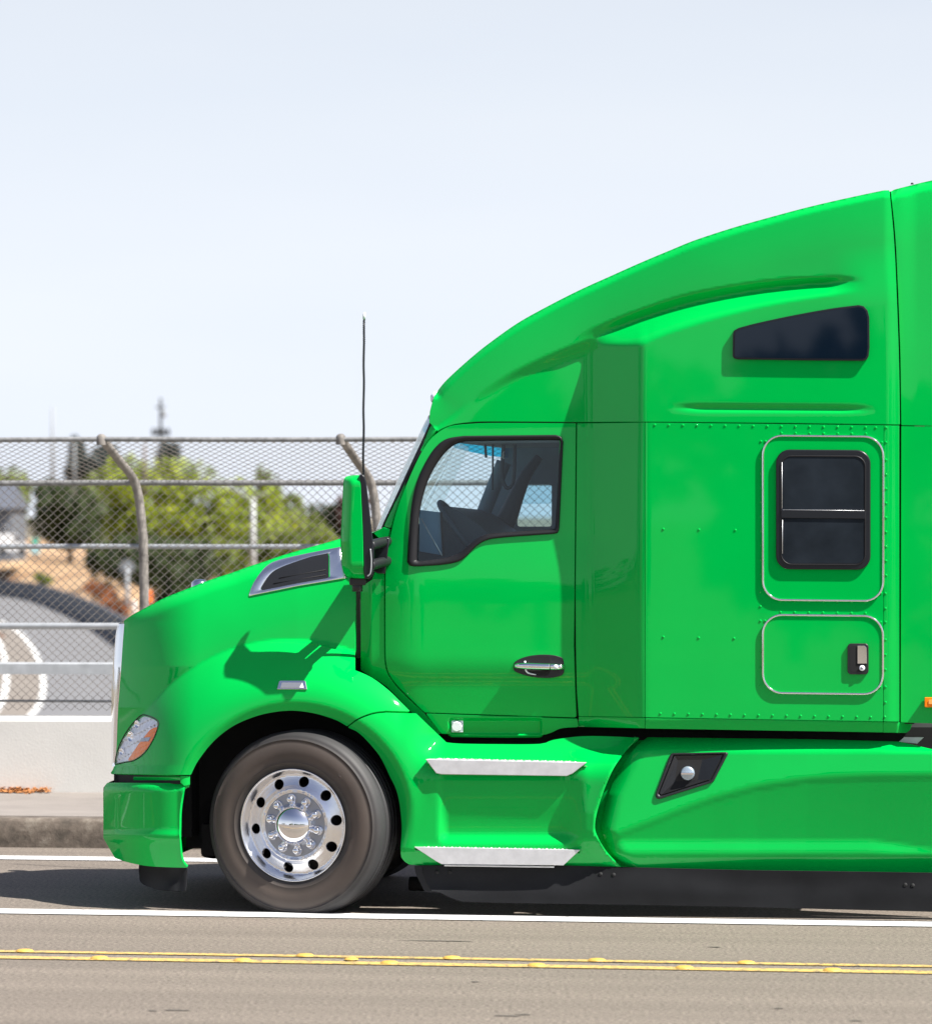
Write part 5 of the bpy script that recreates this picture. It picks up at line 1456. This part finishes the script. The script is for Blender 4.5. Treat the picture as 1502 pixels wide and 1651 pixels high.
a = Acc(); tube(a, [P(x, y, w_cab(x, y)-.045) for x, y in cr([(705, 696), (688, 712), (671, 741), (651, 787.5), (637, 828), (628, 862), (622, 900), (620, 940), (620, 1046), (621, 1073), (627, 1090), (640, 1107), (684, 1151)], 8)], .018, 8); a.build('gap_backing', M['rubber'], T)
a = Acc(); panel(a, dens([(1040, 1194), (1022, 1218), (1000, 1252), (988, 1285), (981, 1312), (979, 1338), (988, 1362), (1008, 1390), (1022, 1402), (1000, 1402), (968, 1373), (953, 1345), (952, 1322), (958, 1295), (972, 1257), (996, 1215), (1018, 1194)], 10), lambda x, y: min(w_tank(x+20, y), w_step(x-25, y))-.055, 5, rim=False); a.build('fairing_joint', G, T)
a = Acc(); plate(a, [(1448, 1196.5), (1457, 1188.5), (1489, 1189), (1478, 1199.5)], -.2, .3, .002); a.build('frame_bracket', M['brushed'], T, False)
# wheel arch liner
a = Acc(); vs = []; fs = []
for i in range(41):
    an = radians(-8+196*i/40); x = WC[0]+184*cos(an); y = WC[1]-184*sin(an)
    for w_ in (-.035, -.65): vs.append(P(x, y, w_))
fs = [(2*i, 2*i+1, 2*i+3, 2*i+2) for i in range(40)]
a.add(vs, fs); a.build('wheel_arch_liner', M['dark'], T); a.mirrored().build('wheel_arch_liner', M['dark'], T)
slab('arch_wall', xx(300, -.66), .66, .30, xx(655, -.66), .70, 1.15)
a = Acc(); tube(a, [(0, .4, .50), (0, B_W-.4, .50)], .07, 10); a.build('front_axle', M['dark'], T)
slab('shock_bracket', xx(325, -.5), .5, .27, xx(350, -.5), .62, .45)
a = Acc(); tube(a, [P(660, 1425, -.62), P(1000, 1432, -.62)], .04, 8); a.build('tie_rod', M['dark'], T)

# ---- wheels
STEER = radians(11.5)
def carc(r0, h0, r1, h1, k=6):
    return [(lerp(r0, r1, i/k), lerp(h0, h1, i/k)) for i in range(k+1)]
def make_wheel(loc, rz, far=False):
    w = empty('front_wheel', loc, rz); w.parent = T
    a = Acc(); R = .521
    prof = [(.292, -.20), (.300, -.005), (.312, .006), (.330, .012), (.344, .0155), (.346, .019), (.350, .019), (.352, .018), (.385, .028), (.42, .030), (.452, .022), (.470, .014), (.4715, .018), (.476, .018), (.478, .010), (.490, .008), (.502, -.002), (.512, -.018), (.519, -.044)]
    wd = -.285
    # tread with ribs
    y = -.046; rib = []
    for k in range(5):
        rib += [(R-.001, y), (R, y-.02), (R-.001, y-.038), (R-.014, y-.040), (R-.014, y-.045)]; y -= .046
    prof += rib+[(R-.003, wd+.04), (.49, wd+.01), (.43, wd-.01), (.33, wd), (.292, wd+.05)]
    lathe(a, prof, 96, 'y'); t = a.build('tyre', M['tyre'], w)
    # rim: flange, disc with hand holes
    a = Acc(); lathe(a, [(.285, -.03), (.297, -.004), (.303, .008), (.3085, .0145), (.3125, .0125), (.3125, .006), (.3100, .0)], 96, 'y')
    lathe(a, [(.285, -.03), (.280, -.06), (.272, -.20), (.28, -.27)], 72, 'y')
    def hz(r): return interp([(0, -.022), (.178, -.022), (.186, -.020), (.190, -.014), (.196, -.013), (.205, -.020), (.22, -.030), (.245, -.040), (.268, -.047), (.280, -.047), (.290, -.034)], r)
    outer = [(.289*cos(2*pi*i/120), .289*sin(2*pi*i/120)) for i in range(120)]
    holes = []
    for k in range(10):
        an = radians(79+36*k); c = (.2415*cos(an), .2415*sin(an))
        holes.append([(c[0]+.030*cos(2*pi*j/24), c[1]+.030*sin(2*pi*j/24)) for j in range(24)])
    holes.append([(.108*cos(2*pi*i/60), .108*sin(2*pi*i/60)) for i in range(60)])
    bm = bmesh.new()
    # ring-wise fill: scale up for numeric tolerance
    S = 1000
    for loop in [outer]+holes:
        vv = [bm.verts.new((p[0]*S, p[1]*S, 0)) for p in loop]
        for i in range(len(vv)): bm.edges.new((vv[i-1], vv[i]))
    bmesh.ops.triangle_fill(bm, use_beauty=True, edges=bm.edges[:], normal=(0, 0, 1))
    for k in range(-29, 30):
        for ax in (0, 1):
            no = [0, 0, 0]; no[ax] = 1; co = [0, 0, 0]; co[ax] = k*10+.3
            bmesh.ops.bisect_plane(bm, geom=bm.verts[:]+bm.edges[:]+bm.faces[:], dist=1e-3, plane_co=co, plane_no=no)
    vs, ns, ix = [], [], {}
    for i, v in enumerate(bm.verts):
        x, z = v.co.x/S, v.co.y/S; r = hypot(x, z); ix[v] = i
        vs.append((x, -hz(r), z)); g = (hz(r+.002)-hz(r-.002))/.004
        n_ = Vector((-g*x/max(r, 1e-6), -1, -g*z/max(r, 1e-6))).normalized(); ns.append(n_)
    fs = []
    for f in bm.faces:
        q = [ix[v] for v in f.verts]
        if area2([(v.co.x, v.co.y) for v in f.verts]) < 0: q.reverse()
        fs.append(tuple(q))
    a.add(vs, fs, ns)
    for loop in holes[:10]:
        vv = []; nn = []
        c = (sum(p[0] for p in loop)/24, sum(p[1] for p in loop)/24)
        for p in loop:
            r = hypot(*p); q = Vector((c[0]-p[0], 0, c[1]-p[1])).normalized()
            vv += [(p[0], -hz(r), p[1]), (p[0]+q.x*.002, -hz(r)+.004, p[1]+q.z*.002), (p[0]+q.x*.002, -hz(r)+.022, p[1]+q.z*.002)]; nn += [(q+Vector((0, -1, 0))).normalized(), q, q]
        a.add(vv, [(3*i, 3*((i+1) % 24), 3*((i+1) % 24)+1, 3*i+1) for i in range(24)]+[(3*i+1, 3*((i+1) % 24)+1, 3*((i+1) % 24)+2, 3*i+2) for i in range(24)], nn)
    bm.free()
    rim = a.build('rim', M['polish'], w)
    a = Acc(); vv = []; lathe(a, [(.1075, -.0205), (.178, -.0208)], 72, 'y'); a.build('mounting_face', M['hubgrey'], rim)
    # brake drum behind
    a = Acc(); lathe(a, [(0, -.10), (.20, -.10), (.215, -.11), (.215, -.25)], 40, 'y'); a.build('brake_drum', M['dark'], w)
    # hub cap
    a = Acc(); lathe(a, [(r_*1.12, h_*1.35) for r_, h_ in [(0, .052), (.02, .0515), (.04, .048), (.06, .0415), (.078, .032), (.092, .018), (.100, .004), (.105, -.01), (.112, -.018), (.112, -.03)]], 64, 'y'); a.build('hub_cap', M['chrome'], w)
    ln = Acc(); lathe(ln, [(r_*1.14, h_*1.1) for r_, h_ in [(0, .040), (.008, .0395), (.0135, .036), (.0165, .029), (.0175, .018), (.0185, .016), (.0245, .010), (.0255, 0), (.0255, -.004)]], 20, 'y')
    lno = None
    for k in range(10):
        an = radians(97+36*k)
        if lno is None: o = lno = ln.build('lug_nut', M['chrome'], w)
        else: o = dup(lno, w)
        o.location = (.143*cos(an), .0205, .143*sin(an))
    return w
wl = P(473, 1330.5, -.035)
w1 = make_wheel(wl, -STEER*1.0)
w2 = empty('front_wheel', (wl.x, B_W-.035, wl.z), pi-STEER); w2.parent = T
for ch in list(w1.children):
    c = dup(ch, w2)
    for g in ch.children: dup(g, c)

# ---- mirror with antenna
mir = empty('side_mirror', (0, 0, 0)); mir.parent = T
MW = .165
def w_m(x, y):
    # housing front/side: convex
    xl = interp([(766, 566), (772, 555), (785, 553.6), (873, 550), (916, 551.5), (929, 558), (932, 566)], y)
    d = x-xl
    w = MW
    if d < 16: w -= .07*(1-max(0, d)/16)**2.2
    if y < 785: w -= .05*((785-y)/19)**2.5
    if y > 905: w -= .06*((y-905)/27)**2.5
    return w
mo = dedup(cr([(580.7, 766), (570, 766), (563, 767), (557, 769.5), (554.3, 776), (553.3, 790), (551.5, 830), (549.8, 873), (551, 905), (553.5, 921), (559, 929.5), (568, 932), (587.5, 932.5)], 5)+cr([(587, 930), (585, 916), (583.6, 858), (581, 800), (579.8, 768)], 7))
a = Acc(); panel(a, mo, w_m, 4, th=.06); 
a.build('mirror_housing', G, mir)
a = Acc(); vs = []; fs = []
for i, (x, y) in enumerate(mo):
    p = P(x, y, w_m(x, y)-.002); vs += [p, Vector((p.x-.016, p.y+.10, p.z)), Vector((p.x-.02, p.y+.102, p.z))]
for i in range(len(mo)):
    j = (i+1) % len(mo); fs += [(3*i, 3*j, 3*j+1, 3*i+1), (3*i+1, 3*j+1, 3*j+2, 3*i+2)]
fs.append(tuple(3*i+2 for i in range(len(mo))))
a.add(vs, fs); a.build('mirror_housing', G, mir)
mbk = dedup(cr([(580, 765), (586, 766), (590, 776), (593, 800), (598, 843.6), (601.5, 875), (602.5, 900), (602, 922), (600, 929), (595, 933.5), (588, 933)], 5)+cr([(586, 920), (584.6, 880), (583.5, 858), (581.5, 810), (580, 775)], 7))
a = Acc(); plate(a, mbk, MW-.004, .12, .006); a.build('mirror_back_shell', M['trimblack'], mir)
a = Acc(); tube(a, cr([P(597, 885, MW+.002), P(598.5, 905, MW+.002), P(597, 924, MW+.002), P(592, 929, MW+.002)], .01), .004, 6); a.build('mirror_rim', M['galv'], mir)
for y_ in (880, 912):
    a = Acc(); pts = [P(596, y_, .05), P(606, y_-3, -.02), P(618, y_-6+0, -.12), P(626, y_-8, -.24)]
    tube(a, cr(pts, .02), .03, 10, rf=lambda t: .030-.004*t); a.build('mirror_arm', M['black'], mir)
a = Acc(); plate(a, [(603, 869), (622, 866.5), (628, 868), (621, 925), (610, 925), (601, 921)], -.11, .12, .006); a.build('mirror_base', M['trimblack'], mir)
a = Acc(); plate(a, rrect(563, 932, 590, 944, 3, 4), .06, .08, .006); a.build('mirror_foot', M['black'], mir)
a = Acc(); lathe(a, [(0, .03), (.02, .03), (.03, 0), (.03, -.03), (0, -.03)], 12, 'z', P(576, 945, .03)); a.build('lower_bracket', M['black'], mir)
a = Acc(); tube(a, [P(577, 944, .02), P(577.5, 962, -.08), P(578, 1060, -.22)], .012, 8); a.build('mirror_strut', M['dark'], mir)
ant = empty('antenna', (0, 0, 0)); ant.parent = T
b0 = P(585.2, 862, -1.95); b1 = P(586.7, 515, -1.95); b2 = P(587, 503.5, -1.95)
pts = [b0.lerp(b1, t/14)+Vector((.0016*sin(t*2.1)*(1 if 2 < t < 13 else 0), 0, 0)) for t in range(15)]
a = Acc(); tube(a, pts, .006, 8, rf=lambda t: .0066-.0015*t); whip = a.build('antenna_whip', M['trimblack'], ant)
a = Acc(); lathe(a, [(0, .02), (.012, .02), (.016, 0)], 12, 'z', b0); a.build('antenna_base', M['black'], ant)
a = Acc(); tube(a, [b1, b2], .0085, 8); a.build('antenna_tip', M['white'], ant)
def coil():
    a = Acc(); L = (b1-b0); n = 700; vs = []
    pts = []
    for i in range(n):
        t = i/n; an = i*.9; e = 1-t*.85
        c = b0.lerp(b1, t)+Vector((.0016*sin(t*14*2.1)*(1 if 2 < t*14 < 13 else 0), 0, 0))
        pts.append(c+Vector((cos(an)*.0078, sin(an)*.0078, 0)))
    tube(a, pts, .0022, 4, cap=False); a.build('antenna_coil', M['trimblack'], ant)
coil()

# ---- keep the tree at thing > part > sub-part
for n_ in ('window_surround', 'luggage_door', 'sleeper_window', 'roof_window', 'hood_vent', 'fender_marker_lamp', 'headlight', 'headlight.001', 'filler_frame', 'heater_socket', 'side_marker_lamp', 'roof_marker_lamp'):
    o = bpy.data.objects.get(n_)
    if o: o.parent = T
def chain(o):
    c_ = [o]
    while c_[-1].parent: c_.append(c_[-1].parent)
    return c_[::-1]
for o in sorted(bpy.data.objects, key=lambda q: -len(chain(q))):
    ch_ = chain(o)
    if len(ch_) > 3: o.parent = ch_[1]
